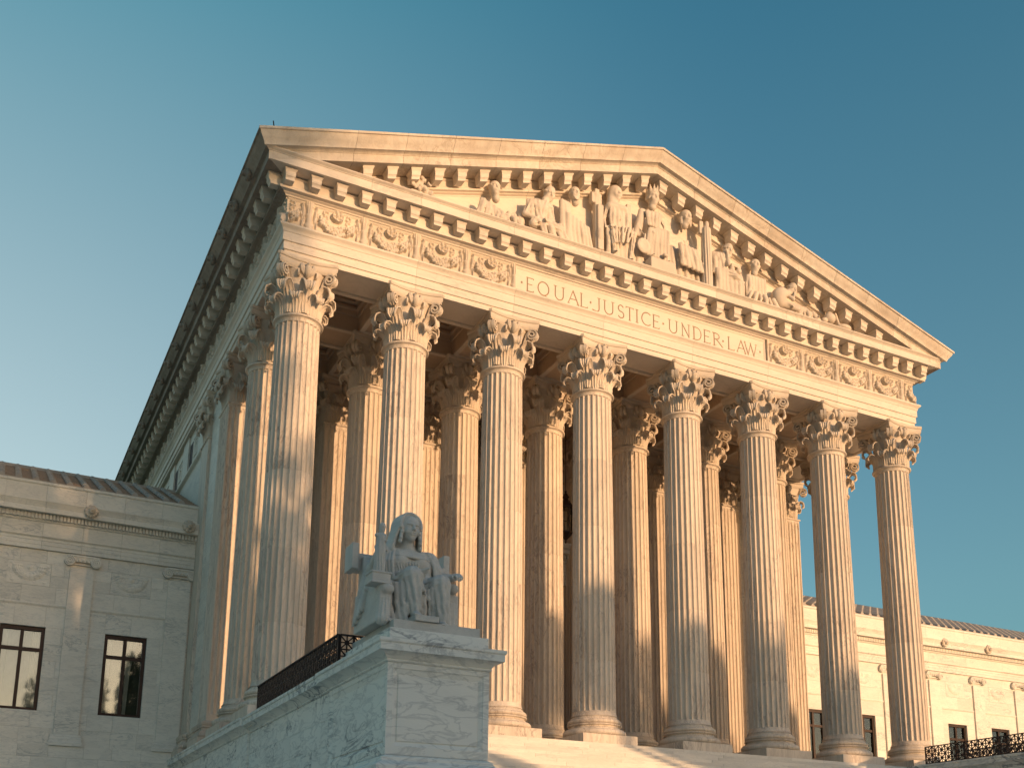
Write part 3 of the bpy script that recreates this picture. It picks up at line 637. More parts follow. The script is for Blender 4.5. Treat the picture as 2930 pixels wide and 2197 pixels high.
TEXT = [('.', 7.70, 7.77), ('E', 7.93, 8.21), ('Q', 8.40, 8.98), ('U', 9.05, 9.50), ('A', 9.62, 10.11), ('L', 10.16, 10.46), ('.', 10.57, 10.63), ('J', 10.68, 11.03), ('U', 11.15, 11.63), ('S', 11.79, 12.06), ('T', 12.15, 12.48), ('I', 12.58, 12.70), ('C', 12.85, 13.24), ('E', 13.36, 13.65), ('.', 13.80, 13.87), ('U', 14.07, 14.52), ('N', 14.67, 15.09), ('D', 15.23, 15.62), ('E', 15.75, 16.05), ('R', 16.18, 16.67), ('.', 16.65, 16.72), ('L', 16.92, 17.23), ('A', 17.35, 17.83), ('W', 17.74, 18.37), ('.', 18.50, 18.57)]
def inscription():
    U = np.arange(INS0+.01, INS1-.01, .0115); V = np.arange(0, TH+.001, .0115); UU, VV = np.meshgrid(U, V); D = np.full(UU.shape, 9.0)
    for ch, x0, x1 in TEXT:
        i0, i1 = np.searchsorted(U, x0-.1), np.searchsorted(U, x1+.1); 
        for pts, w in LET[ch]:
            P = [(x0+(x1-x0)*a, .175+.53*b) for a, b in pts]; d = polyline_d(UU[:, i0:i1], VV[:, i0:i1], P)/(w*.024); D[:, i0:i1] = np.minimum(D[:, i0:i1], d)
    H = -.03*np.clip(1.15-D, 0, 1); pat = np.clip(1.45-D, 0, 1)*.9
    a = np.minimum(UU-INS0, INS1-UU); b = np.minimum(a, np.minimum(VV, TH-VV)); H = H+np.where(b < .05, .045, np.where(b < .085, .02, 0)); pat = np.maximum(pat, .25*((b > .085) & (b < .10)))
    H = H+np.where((a < .10), 0, 0)
    return hf('inscription_panel', U, V, H, lambda u, v, h: (u, -.775-h, Z0+v), M_INSC, pat)
link('inscription_panel', inscription(), court)
# ---- walls of the courthouse
def block_wall(parent, axis, plane, thick, a0, a1, zs, bw, mat, openings=(), name='stone_block', sgn=-1, jit=.0015, seed=1, gap=.0022):
    """courses of separate blocks. axis 'x': wall runs along x at y=plane, 'y': runs along y at x=plane; blocks go from plane to plane - sgn*thick"""
    r = random.Random(seed)
    for ci in range(len(zs)-1):
        z0, z1 = zs[ci], zs[ci+1]; iv = [(a0, a1)]
        for (o0, o1, oz0, oz1) in openings:
            if oz0 < z1-.01 and oz1 > z0+.01:
                iv = [q for s, e in iv for q in ((s, min(e, o0)), (max(s, o1), e)) if q[1]-q[0] > .05]
        for s, e in iv:
            cuts = [s]; p = s+(bw if (ci % 2) else bw*.5)*r.uniform(.85, 1.1)
            while p < e-bw*.35: cuts.append(p); p += bw*r.uniform(.85, 1.15)
            cuts.append(e)
            for c0, c1 in zip(cuts[:-1], cuts[1:]):
                j = r.uniform(0, jit); g = G(); f0, f1 = sorted((plane+sgn*j, plane-sgn*thick))
                if axis == 'x': g.box(c0+gap, c1-gap, f0, f1, z0+gap, z1-gap)
                else: g.box(f0, f1, c0+gap, c1-gap, z0+gap, z1-gap)
                g.obj(name, mat, parent)
DX0, DX1, DZ = CX-1.75, CX+1.75, 8.2
zsc = [0, .94] + [.94+.70*i for i in range(1, 21)]
block_wall(court, 'x', 8.0, .25, .75, XR-.75, [0, .94]+[.94+.93*i for i in range(1, 16)], 2.1, M_WALL, [(DX0-.35, DX1+.35, 0, DZ+.35)], seed=4)
g = G().box(-.5, DX0-.3, 8.262, 8.6, 0, 15).box(DX1+.3, XR+.5, 8.262, 8.6, 0, 15).box(DX0-.3, DX1+.3, 8.262, 8.6, DZ+.3, 15); g.obj('wall_core', M_WALL, court)
# flank walls
for sx, x0 in ((-1, -.60), (1, XR+.60)):
    y1 = 30
    block_wall(court, 'y', x0, .25, 8.29, 10.38, [.94+.93*i for i in range(16)], 2.0, M_WALL, sgn=sx, seed=8)
    lo_, hi_ = sorted((x0-sx*.262, x0-sx*.6)); G().box(lo_, hi_, 8.0, YEND, -.02, 14.9).obj('wall_core', M_WALL, court)
    pr_ = [(.0, .02), (.12, .02), (.12, .314), (.2, .316), (.24, .36), (.24, .44), (.16, .52), (.11, .60), (.11, .66), (.15, .68), (.15, .72), (.12, .74), (.16, .79), (.16, .86), (.05, .94), (.0, .942)]
    link('base_moulding', fix(seg(pr_, x0, 'L' if sx < 0 else 'R', 8.29, 10.14).mesh('base_moulding', M_COL, 30)), court)
# flank attic band above the wing roof: string course, fret panels, grille windows
for sx, x0 in ((-1, 0.0), (1, XR)):
    F = 'L' if sx < 0 else 'R'
    stp = [(.55, 12.80), (.66, 12.80), (.69, 12.84), (.74, 12.86), (.79, 12.92), (.79, 12.98), (.74, 13.0), (.70, 13.03), (.55, 13.03)]
    link('string_course', fix(seg(stp, x0, F, 11.83, YEND).mesh('string_course', M_WALL, 30)), court)
    for k in range(7):
        y = 11.83+3.65*k
        def B(n, o0, o1, ya, yb, za, zb, mat):
            a, b = sorted((x0+sx*o0, x0+sx*o1)); return G().box(a, b, ya, yb, za, zb).obj(n, mat, court)
        # pilaster strip, fret panels, window grille
        B('attic_pier', .55, .665, y+.003, y+1.30, 13.032, 14.966, M_WALL)
        for q in (1.34, 2.80):
            g = G(); ya, yb = y+q, y+q+1.40
            if q > 2: yb = y+3.36+.0; 
            yb = min(yb, y+3.60)
            if q > 2: continue
            a, b = sorted((x0+sx*.50, x0+sx*.60)); g.box(a, b, ya, yb, 13.032, 14.966)
            a, b = sorted((x0+sx*.60, x0+sx*.640))
            w = .07; za, zb = 13.2, 14.5; Y0, Y1 = ya+.1, yb-.1
            for e in (0, .17, .34):
                g.box(a, b, Y0+e, Y1-e, za+e, za+e+w).box(a, b, Y0+e, Y1-e, zb-e-w, zb-e).box(a, b, Y0+e, Y0+e+w, za+e+w, zb-e-w).box(a, b, Y1-e-w, Y1-e, za+e+w, zb-e-w)
            link('fret_panel', g.mesh('fret_panel', M_WALL), court)
        g = G(); a, b = sorted((x0+sx*.56, x0+sx*.60)); ya, yb = y+2.76, y+3.62
        for i in range(9): g.box(a, b, ya+i*.1, ya+i*.1+.03, 13.032, 14.5)
        for i in range(12): g.box(a, b, ya, yb, 13.1+i*.12, 13.12+i*.12)
        g.obj('window_grille', M_BRONZE, court)
        B('window_head', .50, .60, ya, yb, 14.5, 14.966, M_WALL); a, b = sorted((x0+sx*.35, x0+sx*.40)); G().box(a, b, ya, yb, 13.03, 14.5).obj('window_pane', M_DARK, court)
    a, b = sorted((x0+sx*.30, x0+sx*.655)); 
    G().box(a, b, 11.83, YEND, 9.0, 12.798).obj('flank_wall', M_WALL, court)
# door
g = G()
for a, b in ((DX0-.34, DX0), (DX1, DX1+.34)): g.box(a, b, 7.86, 8.6, 0, DZ).box(a+.04, b-.04, 7.82, 7.86, 0.02, DZ)
g.box(DX0-.34, DX1+.34, 7.86, 8.6, DZ+.003, DZ+.34); g.obj('door_surround', M_WALL, court)
hood = [(0, 8.55), (.10, 8.55), (.10, 8.62), (.14, 8.64), (.14, 9.2), (.2, 9.24), (.2, 9.32), (.26, 9.34), (.26, 9.52), (.48, 9.56), (.48, 9.76), (.55, 9.80), (.62, 9.94), (.62, 10.0), (0, 10.0)]
link('door_hood', fix(seg(hood, 7.995, 'F', DX0-.5, DX1+.5).mesh('door_hood', M_WALL, 30)), court)
g = G()
for i in range(27): g.box(DX0-.44+i*.163, DX0-.36+i*.163, 7.60, 7.74, 9.36, 9.515)
g.obj('door_dentils', M_WALL, court, kind='stuff')
for s, dx in ((-1, DX0+.0), (1, CX+.01)):
    g = G().box(dx+.01, dx+1.73, 8.42, 8.5, .02, DZ-.02)
    for q in range(4):
        z0 = .35+q*1.95; g.box(dx+.2, dx+1.54, 8.38, 8.42, z0, z0+.08).box(dx+.2, dx+1.54, 8.38, 8.42, z0+1.6, z0+1.68).box(dx+.2, dx+.28, 8.38, 8.42, z0+.08, z0+1.6).box(dx+1.46, dx+1.54, 8.38, 8.42, z0+.08, z0+1.6)
    g.obj('door_leaf', M_BRONZE, court)
G().box(-.95, XR+.95, -1.14, 11, -.30, 0.0).obj('portico_floor', M_STEP, court)

# ================================================================== WINGS
ROOF = []
def tile_seg():
    g = G(); n = 7; P = []
    for y, r in ((0, .125), (.06, .125), (.60, .095)):
        P.append([(r*1.0*cos(pi*k/(n-1)), y, .02+r*1.15*sin(pi*k/(n-1))+SLW*y) for k in range(n)])
    g.grid(np.array(P)); g.add(P[0], [tuple(range(n))]); g.add([(x, .02, z*1) for x, y, z in P[0]], []); return fix(g.mesh('cover_tile', M_RIB, 40))
SLW = .436; TILE = tile_seg()
def ion_cap():
    g = G(); 
    for s in (-1, 1):
        cx = s*.47; c = [(cx+.20*cos(a), .20*sin(a)) for a in [2*pi*k/20 for k in range(20)]]
        g.add([(x, -.17, z) for x, z in c]+[(x, -.02, z) for x, z in c], [tuple(range(20))]+[(i, (i+1) % 20, 20+(i+1) % 20, 20+i)[::-1] for i in range(20)])
        pts = [(cx-s*(.185*(1-i/34))*cos(radians(90-i*28)*1), (.185*(1-i/34))*sin(radians(90-i*28))) for i in range(30)]
        g.tube([(x, -.175, z) for x, z in pts], [.022]*30, 5)
    g.box(-.40, .40, -.13, -.02, -.02, .13).box(-.56, .56, -.17, -.02, .175, .235); g.box(-.5, .5, -.14, -.02, .13, .172)
    for k in range(5): g.tube([(-.28+.14*k, -.13, .10), (-.28+.14*k, -.15, .03), (-.28+.14*k, -.13, -.03)], [.03, .045, .015], 6)
    g.box(-.43, .43, -.10, -.02, -.14, -.11)
    return g.mesh('capital', M_WALL, 40)
ICAP = ion_cap()
def garland():
    w, h = 1.49, .88; U = np.linspace(0, w, 76); V = np.linspace(0, h, 46); UU, VV = np.meshgrid(U, V); c = w/2
    a = np.minimum(np.minimum(UU, w-UU), np.minimum(VV, h-VV)); H = np.where(a < .05, .0, -.055)
    rr = np.hypot((UU-c)/.60, (VV-.72)/.56); th = np.arctan2(VV-.72, UU-c); low = VV < .74
    q = (rr > .48) & (rr < 1.0) & low; H = np.where(q, .012+.035*np.sin(pi*(rr-.48)/.52)+.010*np.abs(np.cos(th*9))+.006*np.cos(rr*50), H)
    q = (rr < .44) & low; H = np.where(q & (np.hypot(UU-c, VV-.66) > .14), -.045+.03*np.abs(np.cos(th*4)), H)
    H = np.maximum(H, dome(UU, VV, c, .66, .115, .115, .05)-.02); H = np.maximum(H, dome(UU, VV, c, .66, .05, .05, .05))
    for s in (-1, 1):
        for pts in ([(c+s*(.62), .72), (c+s*.68, .55), (c+s*.64, .35), (c+s*.55, .18), (c+s*.42, .12)],):
            d = polyline_d(UU, VV, pts); H = np.maximum(H, -.055+.06*np.sqrt(np.clip(1-(d/.03)**2, 0, 1)))
        H = np.maximum(H, dome(UU, VV, c+s*.62, .77, .06, .05, .04)-.02); H = np.maximum(H, dome(UU, VV, c+s*.56, .12, .09, .04, .04)-.02)
        H = np.maximum(H, dome(UU, VV, c+s*.30, .70, .11, .05, .035, .5, s*.5)-.02)
    return hf('garland_relief', U, V, H, lambda u, v, h_: (u, -h_, v), M_WALL)
GARL = garland()
wprof_arch = [(-.2, 7.69), (.115, 7.69), (.115, 7.84), (.13, 7.85), (.13, 8.0), (.145, 8.01), (.145, 8.10), (.19, 8.14), (.22, 8.16), (.22, 8.20), (-.2, 8.20)]
wprof_fr = [(-.2, 8.203), (.11, 8.203), (.11, 8.745), (-.2, 8.745)]
wprof_bed = [(-.2, 8.748), (.14, 8.748), (.17, 8.78), (.18, 8.80), (.18, 9.03), (.32, 9.04), (.50, 9.045), (.50, 9.03), (.52, 9.03), (.52, 9.22), (.535, 9.24), (.54, 9.26), (.555, 9.30), (.60, 9.36), (.62, 9.41), (.63, 9.42), (.63, 9.455), (-.2, 9.47)]
wprof_par = [(-.2, 9.472), (.10, 9.472), (.10, 10.22), (.13, 10.24), (.15, 10.26), (.15, 10.345), (-.2, 10.345)]
bandp = [(-.02, 5.50), (.02, 5.50), (.03, 5.53), (.05, 5.55), (.05, 5.60), (.02, 5.62), (-.02, 5.62)]
def wing(name, label, x0, x1, pils, wins, vx0, vx1, side, bw):
    Y = 11.6; t = thing(name, label, 'building wing', ((x0+x1)/2, 17, -6.6))
    zs = [.30, .93, 1.56, 2.19, 2.82, 3.45, 4.08, 4.71, 5.49, 5.50+.60, 6.70, 7.20, 7.685]
    zs = [.30, .93, 1.56, 2.19, 2.82, 3.45, 4.08, 4.712, 5.5, 6.28, 6.73, 7.17, 7.685]
    ops = [(w-.77, w+.77, 1.56, 4.712) for w in wins] + [(w-.75, w+.75, 6.285, 7.165) for w in wins]
    W = M_WALL
    block_wall(t, 'x', Y, .16, vx0, vx1, zs, bw, W, ops, seed=11)
    block_wall(t, 'x', Y-.13, .2, vx0, vx1, [-1.4, -.57, -.14, .30], 1.15, W, name='plinth_block', seed=12)
    # core behind the blocks
    xs = sorted(wins); g = G(); prev = x0
    for w in xs: g.box(prev, w-.77, Y+.172, Y+.6, .2, 10.3); g.box(w-.77, w+.77, Y+.172, Y+.6, 4.712, 10.3); g.box(w-.77, w+.77, Y+.172, Y+.6, .2, 1.555); prev = w+.77
    g.box(prev, x1, Y+.172, Y+.6, .2, 10.3); g.box(x0, x1, Y+.08, Y+.6, -6.6, .19); g.obj('wall_core', W, t)
    for a, b in ((x0, vx0), (vx1, x1)):
        if b-a > .3: G().box(a, b, Y+.002, Y+.171, .3, 7.685).obj('wall_face', W, t); G().box(a, b, Y-.13, Y+.07, -6.6, .3).obj('wall_face', W, t)
    G().box(vx0, vx1, Y-.125, Y+.07, -6.6, -1.404).obj('wall_face', W, t)
    L_ = bw*1.25; n = max(2, int((vx1-vx0)/L_)); cuts = [vx0+(vx1-vx0)*i/n for i in range(n+1)]
    for nm, pf, mt in (('architrave_block', wprof_arch, W), ('frieze_block', wprof_fr, W), ('cornice_block', wprof_bed, W), ('parapet_block', wprof_par, W)):
        run(nm, pf, mt, cuts, 'F', Y, t, gap=.003)
        for a, b in ((x0, vx0), (vx1, x1)):
            if b-a > .3: link(nm, fix(seg(pf, Y, 'F', a, b).mesh(nm, mt, 30)), t)
    for a, b in [(p, q) for p, q in zip([vx0]+[w+.43 for w in sorted(pils)], [w-.43 for w in sorted(pils)]+[vx1]) if q-p > .4]:
        link('string_course', fix(seg(bandp, Y, 'F', a, b).mesh('string_course', W, 30)), t)
    # pilasters
    pb = [(0, .305), (.06, .305), (.19, .30), (.19, .42), (.16, .46), (.15, .50), (.15, .58), (.12, .62), (.12, .68), (.10, .72), (0, .72)]
    for p in pils:
        q = G().box(p-.43, p+.43, Y-.10, Y-.003, .722, 7.12).obj('pilaster', W, t)
        link('base', fix(seg(pb, Y-.02, 'F', p-.43-.0, p+.43, -.8, .8).mesh('base', W, 30)), q); link('capital', ICAP, q, (p, Y, 7.40))
    # dentils
    pitch = .125; g = G(); stuff = G()
    DM = G().box(-.043, .043, -.125, 0, 0, .195).mesh('dentil', W)
    nd = int((x1-x0)/pitch)
    for k in range(nd):
        x = (x1-.10-k*pitch) if side < 0 else (x0+.10+k*pitch)
        if side < 0 and x > -8.3: link('dentil', DM, t, (x, Y-.181, 8.83))
        else: stuff.box(x-.043, x+.043, Y-.306, Y-.181, 8.83, 9.025)
    stuff.obj('dentils', W, t, kind='stuff')
    # windows
    for wi, w in enumerate(sorted(wins, reverse=True)):
        yf = Y+.17; g = G(); z0, z1 = 1.56, 4.71; a, b = w-.765, w+.765
        g.box(a, a+.12, yf-.06, yf+.09, z0, z1).box(b-.12, b, yf-.06, yf+.09, z0, z1).box(a+.12, b-.12, yf-.06, yf+.09, z1-.14, z1).box(a+.12, b-.12, yf-.06, yf+.09, z0, z0+.11)
        g.box(w-.06, w+.06, yf-.03, yf+.08, z0+.11, z1-.14).box(a+.12, w-.06, yf-.02, yf+.08, 3.79, 3.92).box(w+.06, b-.12, yf-.02, yf+.08, 3.79, 3.92)
        fr_ = g.obj('window', M_BRONZE, t)
        for (pa, pb_) in ((a+.10, w-.05), (w+.05, b-.10)):
            for (za, zb) in ((z0+.10, 3.80), (3.91, z1-.13)): G().box(pa, pb_, yf+.04, yf+.05, za, zb).obj('pane', M_GLASS, fr_)
        bl = G(); near = side < 0 and wi == 0
        for k in range(76):
            z = z0+.12+k*.041
            if z > z1-.14: break
            lim = b-.12 if not near else (w+.02 if z < 3.2 else (w+.25+.2*(z-3.2)/1.3))
            bl.add([(a+.13, yf+.14, z), (lim, yf+.14, z), (lim, yf+.165, z+.034), (a+.13, yf+.165, z+.034)], [(0, 1, 2, 3)])
        bl.obj('blind', M_BLIND, fr_, kind='stuff')
        for cx0, cx1, sw in (((a+.12, a+.34, .10)), ((b-.42, b-.14, -.10) if not near else (w+.10, w+.30, .03))):
            n_, m_ = 14, 12; P = [[(cx0+(cx1-cx0)*i/(n_-1)*(1-.35*(1-j/(m_-1)))+sw*0, yf+.11+.022*sin(i*2.2+j*.2), z0+.10+(z1-z0-.25)*j/(m_-1)) for i in range(n_)] for j in range(m_)]
            c_ = G().grid(np.array(P)).mesh('curtain', M_CURT, 60); link('curtain', c_, fr_)
        G().box(a+.02, b-.02, yf+.6, yf+.65, z0, z1).obj('room_back', M_DARK, fr_); 
        link('garland_relief', GARL, t, (w-.745, Y-.005, 6.285))
    # roof
    ye, ze = Y+.12, 10.43
    g = G(); nr = 10
    for k in range(nr):
        y0_, y1_ = ye+k*.585, ye+(k+1)*.585; z0_ = ze+SLW*(y0_-ye)
        vs = [(x0, y0_, z0_+.03), (x1, y0_, z0_+.03), (x1, y1_+.03, z0_+SLW*.60), (x0, y1_+.03, z0_+SLW*.60), (x0, y0_, z0_-.2), (x1, y0_, z0_-.2), (x1, y1_, z0_-.2), (x0, y1_, z0_-.2)]
        g.add(vs, [(0, 1, 2, 3), (4, 5, 1, 0)])
    yr = ye+nr*.585; zr = ze+SLW*nr*.585; g.add([(x0, yr, zr), (x1, yr, zr), (x1, yr+6, zr-2.4), (x0, yr+6, zr-2.4)], [(0, 1, 2, 3)])
    g.obj('roof', M_TILE, t); G().box(x0, x1, Y-.1, ye-.002, 10.347, 10.40).obj('gutter_stone', M_RIB, t)
    G().box(x0, x1, yr-.1, yr+.15, zr-.05, zr+.08).obj('ridge', M_RIB, t)
    ph = -.96-(1.0 if side < 0 else 0)*.0
    xs = [(-2.468+.5+.6015*k*-1) for k in range(-2, 40)] if side < 0 else [x0+.35+.6015*k for k in range(60)]
    cnt = 0
    for x in sorted(xs, key=lambda v: abs(v-(-3 if side < 0 else 42))):
        if not (x0+.1 < x < x1-.1): continue
        seen = (-8.6 < x) if side < 0 else (38 < x < 55)
        if seen and side < 0:
            for k in range(nr): link('cover_tile', TILE, t, (x, ye-.10+k*.585, ze+.02+SLW*(k*.585-.10)))
        else:
            g = G()
            for k in range(nr):
                for v in (TILE,): g.add([(q.co.x+x, q.co.y+ye-.10+k*.585, q.co.z+ze+.02+SLW*(k*.585-.10)) for q in v.vertices], [tuple(p.vertices) for p in v.polygons])
            link('cover_tile_row', g.mesh('cover_tile_row', M_RIB, 40), t)
    for k in range(8):
        x = (-1.11-3.65*k) if side < 0 else (41.34+3.63*(k-3))
        if x0 < x < x1: link('lion_head', LION, t, (x, Y-.58, 9.30))
    G().box(x0, x1, Y+.7, Y+.75, -6, 10).obj('inner_wall', M_DARK, t)
    return t
wing('building_wing', 'long shaded marble wing left of the portico with bronze windows and a tiled roof', -24, -.665, [-1.22, -4.84, -8.46, -12.08, -15.7], [-3.02, -6.66, -10.28, -13.9], -9.2, -.67, -1, 1.05)
wing('building_wing', 'sunlit marble wing right of the portico seen behind the last columns', XR+.665, 64, [30.05+3.595*k for k in range(9)], [31.75+3.6*k for k in range(9)], 28.0, 56.0, 1, 2.3)

# ================================================================== STEPS, STAIR BLOCKS, PAVING
pav = link('pavement', G().box(-30, 60, -60, 11, -6.75, -6.6).mesh('pavement', M_PAVE), None, kind='structure')
link('lawn', G().box(-900, 900, -900, 900, -7.0, -6.76).mesh('lawn', M_LEAF), None, kind='structure')
RISE, TREAD, NST = .15, .345, 44
g = G()
for k in range(14, NST): g.box(1.37, XR-1.37, -1.145-TREAD*(k+1), -1.145-TREAD*k, -6.6, -RISE*(k+1)+0.0)
stairs = g.obj('stairs', M_STEP, None, kind='structure')
r = random.Random(5)
for k in range(14):
    zt, y0_, y1_ = -RISE*(k+1)+RISE, -1.145-TREAD*k, -1.145-TREAD*(k-1)
    if k == 0: continue
for k in range(14):
    zt = -RISE*k; y0_ = -1.145-TREAD*k
    if k == 0: y0_ = -1.16
    x = 1.375; e = XR-1.375
    while x < e-.01:
        x2 = min(e, x+r.uniform(1.1, 2.6)); 
        if e-x2 < .7: x2 = e
        j = r.uniform(-.003, .003); G().box(x+.003, x2-.003, y0_+j, y0_+TREAD+.02 if k else -1.142, zt-RISE+.002, zt-.0015 if k else -.0035).obj('step_stone', M_STEP, stairs); x = x2
G().box(1.37, XR-1.37, -1.14-TREAD*14, -1.15, -6.6, -2.35).obj('step_core', M_STEP, stairs)
g = G()
for k in range(1, 15): g.box(1.372, XR-1.372, -1.145-TREAD*k+.36, -1.146, -6.5, -RISE*k-.012)
capp = [(-.3, -.43), (0, -.43), (.025, -.425), (.045, -.405), (.045, -.385), (.025, -.37), (.045, -.35), (.07, -.32), (.12, -.275), (.19, -.24), (.245, -.232), (.245, -.09), (.262, -.08), (.275, -.06), (.275, 0.0), (-.3, 0.0)]
basep = [(-.2, -2.8), (.26, -2.8), (.26, -2.50), (.24, -2.47), (.15, -2.43), (.09, -2.38), (.085, -2.32), (.05, -2.30), (.0, -2.27), (-.2, -2.27)]
def stair_block(label, xa, xb, outer):
    """long wall beside the stairs with its moulded coping, xa<xb"""
    t = thing('stair_wall', label, 'wall', ((xa+xb)/2, -4.4, -6.6))
    o = xa if outer < 0 else xb
    block_wall(t, 'y', xa+.04, .3, -8.2, -.55, [-3.9, -3.3, -2.75, -2.2, -1.65, -1.05, -.43], 1.25, M_PED, sgn=-1, seed=21, jit=.004)
    block_wall(t, 'y', xb-.04, .3, -8.2, -.55, [-3.9, -3.3, -2.75, -2.2, -1.65, -1.05, -.43], 1.25, M_PED, sgn=1, seed=22, jit=.004)
    G().box(xa+.35, xb-.35, -8.2, -.55, -6.6, -.03).obj('wall_core', M_PED, t); G().box(xa+.05, xb-.05, -8.2, -.55, -6.6, -3.91).obj('wall_core', M_PED, t)
    n = 5; cuts = [-8.2+(8.2-.55)*i/n for i in range(n+1)]
    for i in range(n):
        link('coping_block', fix(seg(capp, xa+.04, 'L', cuts[i]+.003, cuts[i+1]-.003).mesh('coping_block', M_PED, 30)), t)
        link('coping_block', fix(seg(capp, xb-.04, 'R', cuts[i]+.003, cuts[i+1]-.003).mesh('coping_block', M_PED, 30)), t)
    G().box(xa+.34, xb-.34, -8.19, -.56, -.06, -.006).obj('top_slab', M_PED, t)
    return t
stair_block('pale marble wall left of the stairs running back from the statue pedestal, iron railing on top', -.86, 1.36, -1)
stair_block('marble wall right of the stairs carrying the right-hand iron railing', XR-1.36, XR+.86, 1)
# podium below the flank
pod = thing('podium_wall', 'shaded marble podium wall under the left flank columns in front of the wing', 'wall', (-.9, 5, -6.6))
block_wall(pod, 'y', -.90, .3, -.545, 11.45, [-3.9, -3.3, -2.75, -2.2, -1.65, -1.05, -.43], 1.3, M_PED, sgn=-1, seed=31, jit=.004)
G().box(-.595, .5, -.54, 11.4, -6.6, -.31).obj('wall_core', M_PED, pod)
for i in range(6): link('coping_block', fix(seg(capp, -.90, 'L', -.547+2*i+.003, -.547+2*i+1.997).mesh('coping_block', M_PED, 30)), pod)
G().box(-.90, -.6, -.545, 11.4, -6.6, -3.91).obj('wall_face', M_PED, pod)
pod2 = thing('podium_wall', 'marble podium wall under the right flank columns behind the right-hand railing', 'wall', (XR+.9, 5, -6.6))
G().box(XR+.6, XR+.90, -.545, 11.45, -6.6, -.43).obj('wall_face', M_PED, pod2); link('coping_block', fix(seg(capp, XR+.90, 'R', -.545, 11.4).mesh('coping_block', M_PED, 30)), pod2)

def pedestal(label, xa, xb, y0_=-12.0, y1_=-8.2):
    t = thing('statue_pedestal', label, 'pedestal', ((xa+xb)/2, (y0_+y1_)/2, -6.6))
    G().box(xa+.06, xb-.06, y0_+.06, y1_, -6.6, -.005).obj('core', M_PED, t)
    def panel(P, w, h0, h1):
        """P(u, v, d) -> point; panelled die face"""
        i1, i2 = .125, .245; R = [(0, w, h0, h1, 0), (i1, w-i1, h0+i1+.05, h1-i1+.02, 0), (i1+.015, w-i1-.015, h0+i1+.065, h1-i1+.005, .018), (i1+.05, w-i1-.05, h0+i1+.10, h1-i1-.03, .03), (i2-.02, w-i2+.02, h0+i2+.01, h1-i2+.02, .055), (i2-.005, w-i2+.005, h0+i2+.03, h1-i2, .055), (i2, w-i2, h0+i2+.035, h1-i2-.005, .034)]
        rows = [[P(a, c, d), P(b, c, d), P(b, e, d), P(a, e, d)] for a, b, c, e, d in R]
        g = G().grid(np.array(rows), close=True); g.add(rows[-1], [(0, 1, 2, 3)]); return g
    w = xb-xa; g = panel(lambda u, v, d: (xa+u, y0_+d, v), w, -2.262, -.43); g.obj('front_panel', M_PED, t)
    wl = y1_-y0_
    for x, s in ((xa, 1), (xb, -1)): panel(lambda u, v, d, x=x, s=s: (x+s*d, y1_-u, v), wl, -2.262, -.43).obj('side_panel', M_PED, t)
    rect = [(xa, y0_), (xb, y0_), (xb, y1_), (xa, y1_)]
    m = mould(capp[1:-1], rect); m.obj('cap', M_PED, t, 30)
    m = mould(basep[1:-1], rect); m.obj('base', M_PED, t, 30)
    G().box(xa-.26, xb+.26, y0_-.26, y1_, -6.6, -2.802).obj('foot', M_PED, t)
    return t
pedestal('large veined marble pedestal carrying the seated statue at the foot of the portico', -.86, 1.36)
pedestal('marble pedestal at the front end of the right-hand stair wall', XR-1.36, XR+.86)

# ================================================================== RAILINGS
def cell_mesh(w=.31):
    g = G(); t = .022
    for z0 in (.0, .31):
        g.bar((-w/2, 0, z0), (w/2, 0, z0+.31), .028, .022, (0, 1, 0)).bar((-w/2, 0, z0+.31), (w/2, 0, z0), .028, .022, (0, 1, 0)).bar((0, 0, z0), (0, 0, z0+.31), .026, .02, (0, 1, 0)).bar((-w/2, 0, z0+.155), (w/2, 0, z0+.155), .026, .02, (0, 1, 0))
        n = 10; g.add([(.055*cos(2*pi*k/n), s*.022, z0+.155+.055*sin(2*pi*k/n)) for s in (-1, 1) for k in range(n)], [tuple(range(n)), tuple(range(n, 2*n))[::-1]]+[(k, (k+1) % n, n+(k+1) % n, n+k)[::-1] for k in range(n)])
        g.box(-w/2, w/2, -.016, .016, z0-.014, z0+.014)
    g.box(-w/2-.014, -w/2+.014, -.018, .018, 0, .62); return g.mesh('lattice_panel', M_IRON)
CELL = cell_mesh()
def railing(label, p0, p1):
    p0 = Vector(p0); p1 = Vector(p1); d = p1-p0; n = max(2, round(d.length/.31)); st = d/n; rz = atan2(d.y, d.x)
    t = thing('iron_railing', label, 'railing', ((p0.x+p1.x)/2, (p0.y+p1.y)/2, 0), 'dark lattice railings round the stair walls')
    for k in range(n): c = p0+st*(k+.5); link('lattice_panel', CELL, t, (c.x, c.y, .055), rz)
    for nm, z, w_, h_ in (('top_rail', .69, .085, .03), ('bottom_rail', .045, .05, .03)): G().bar((p0.x, p0.y, z), (p1.x, p1.y, z), w_, h_).obj(nm, M_IRON, t)
    for k in (0, n//4, n//2, 3*n//4, n): c = p0+st*k; G().box(c.x-.022, c.x+.022, c.y-.022, c.y+.022, .0, .675).obj('post', M_IRON, t)
railing('dark iron lattice railing along the outer edge of the left stair wall', (-1.0, -1.96), (-1.0, -9.17))
railing('short end of the dark lattice railing behind the seated statue', (-.97, -9.17), (1.25, -9.17))
railing('dark lattice railing on the stair side of the left wall, behind the pedestal', (1.28, -1.96), (1.28, -9.14))
railing('dark lattice railing beside the last column on the stair edge of the right wall', (XR-1.36, -1.96), (XR-1.36, -9.17))
railing('dark lattice railing on the far edge of the right wall, seen through the nearer one', (XR+.95, -1.96), (XR+.95, -9.17))

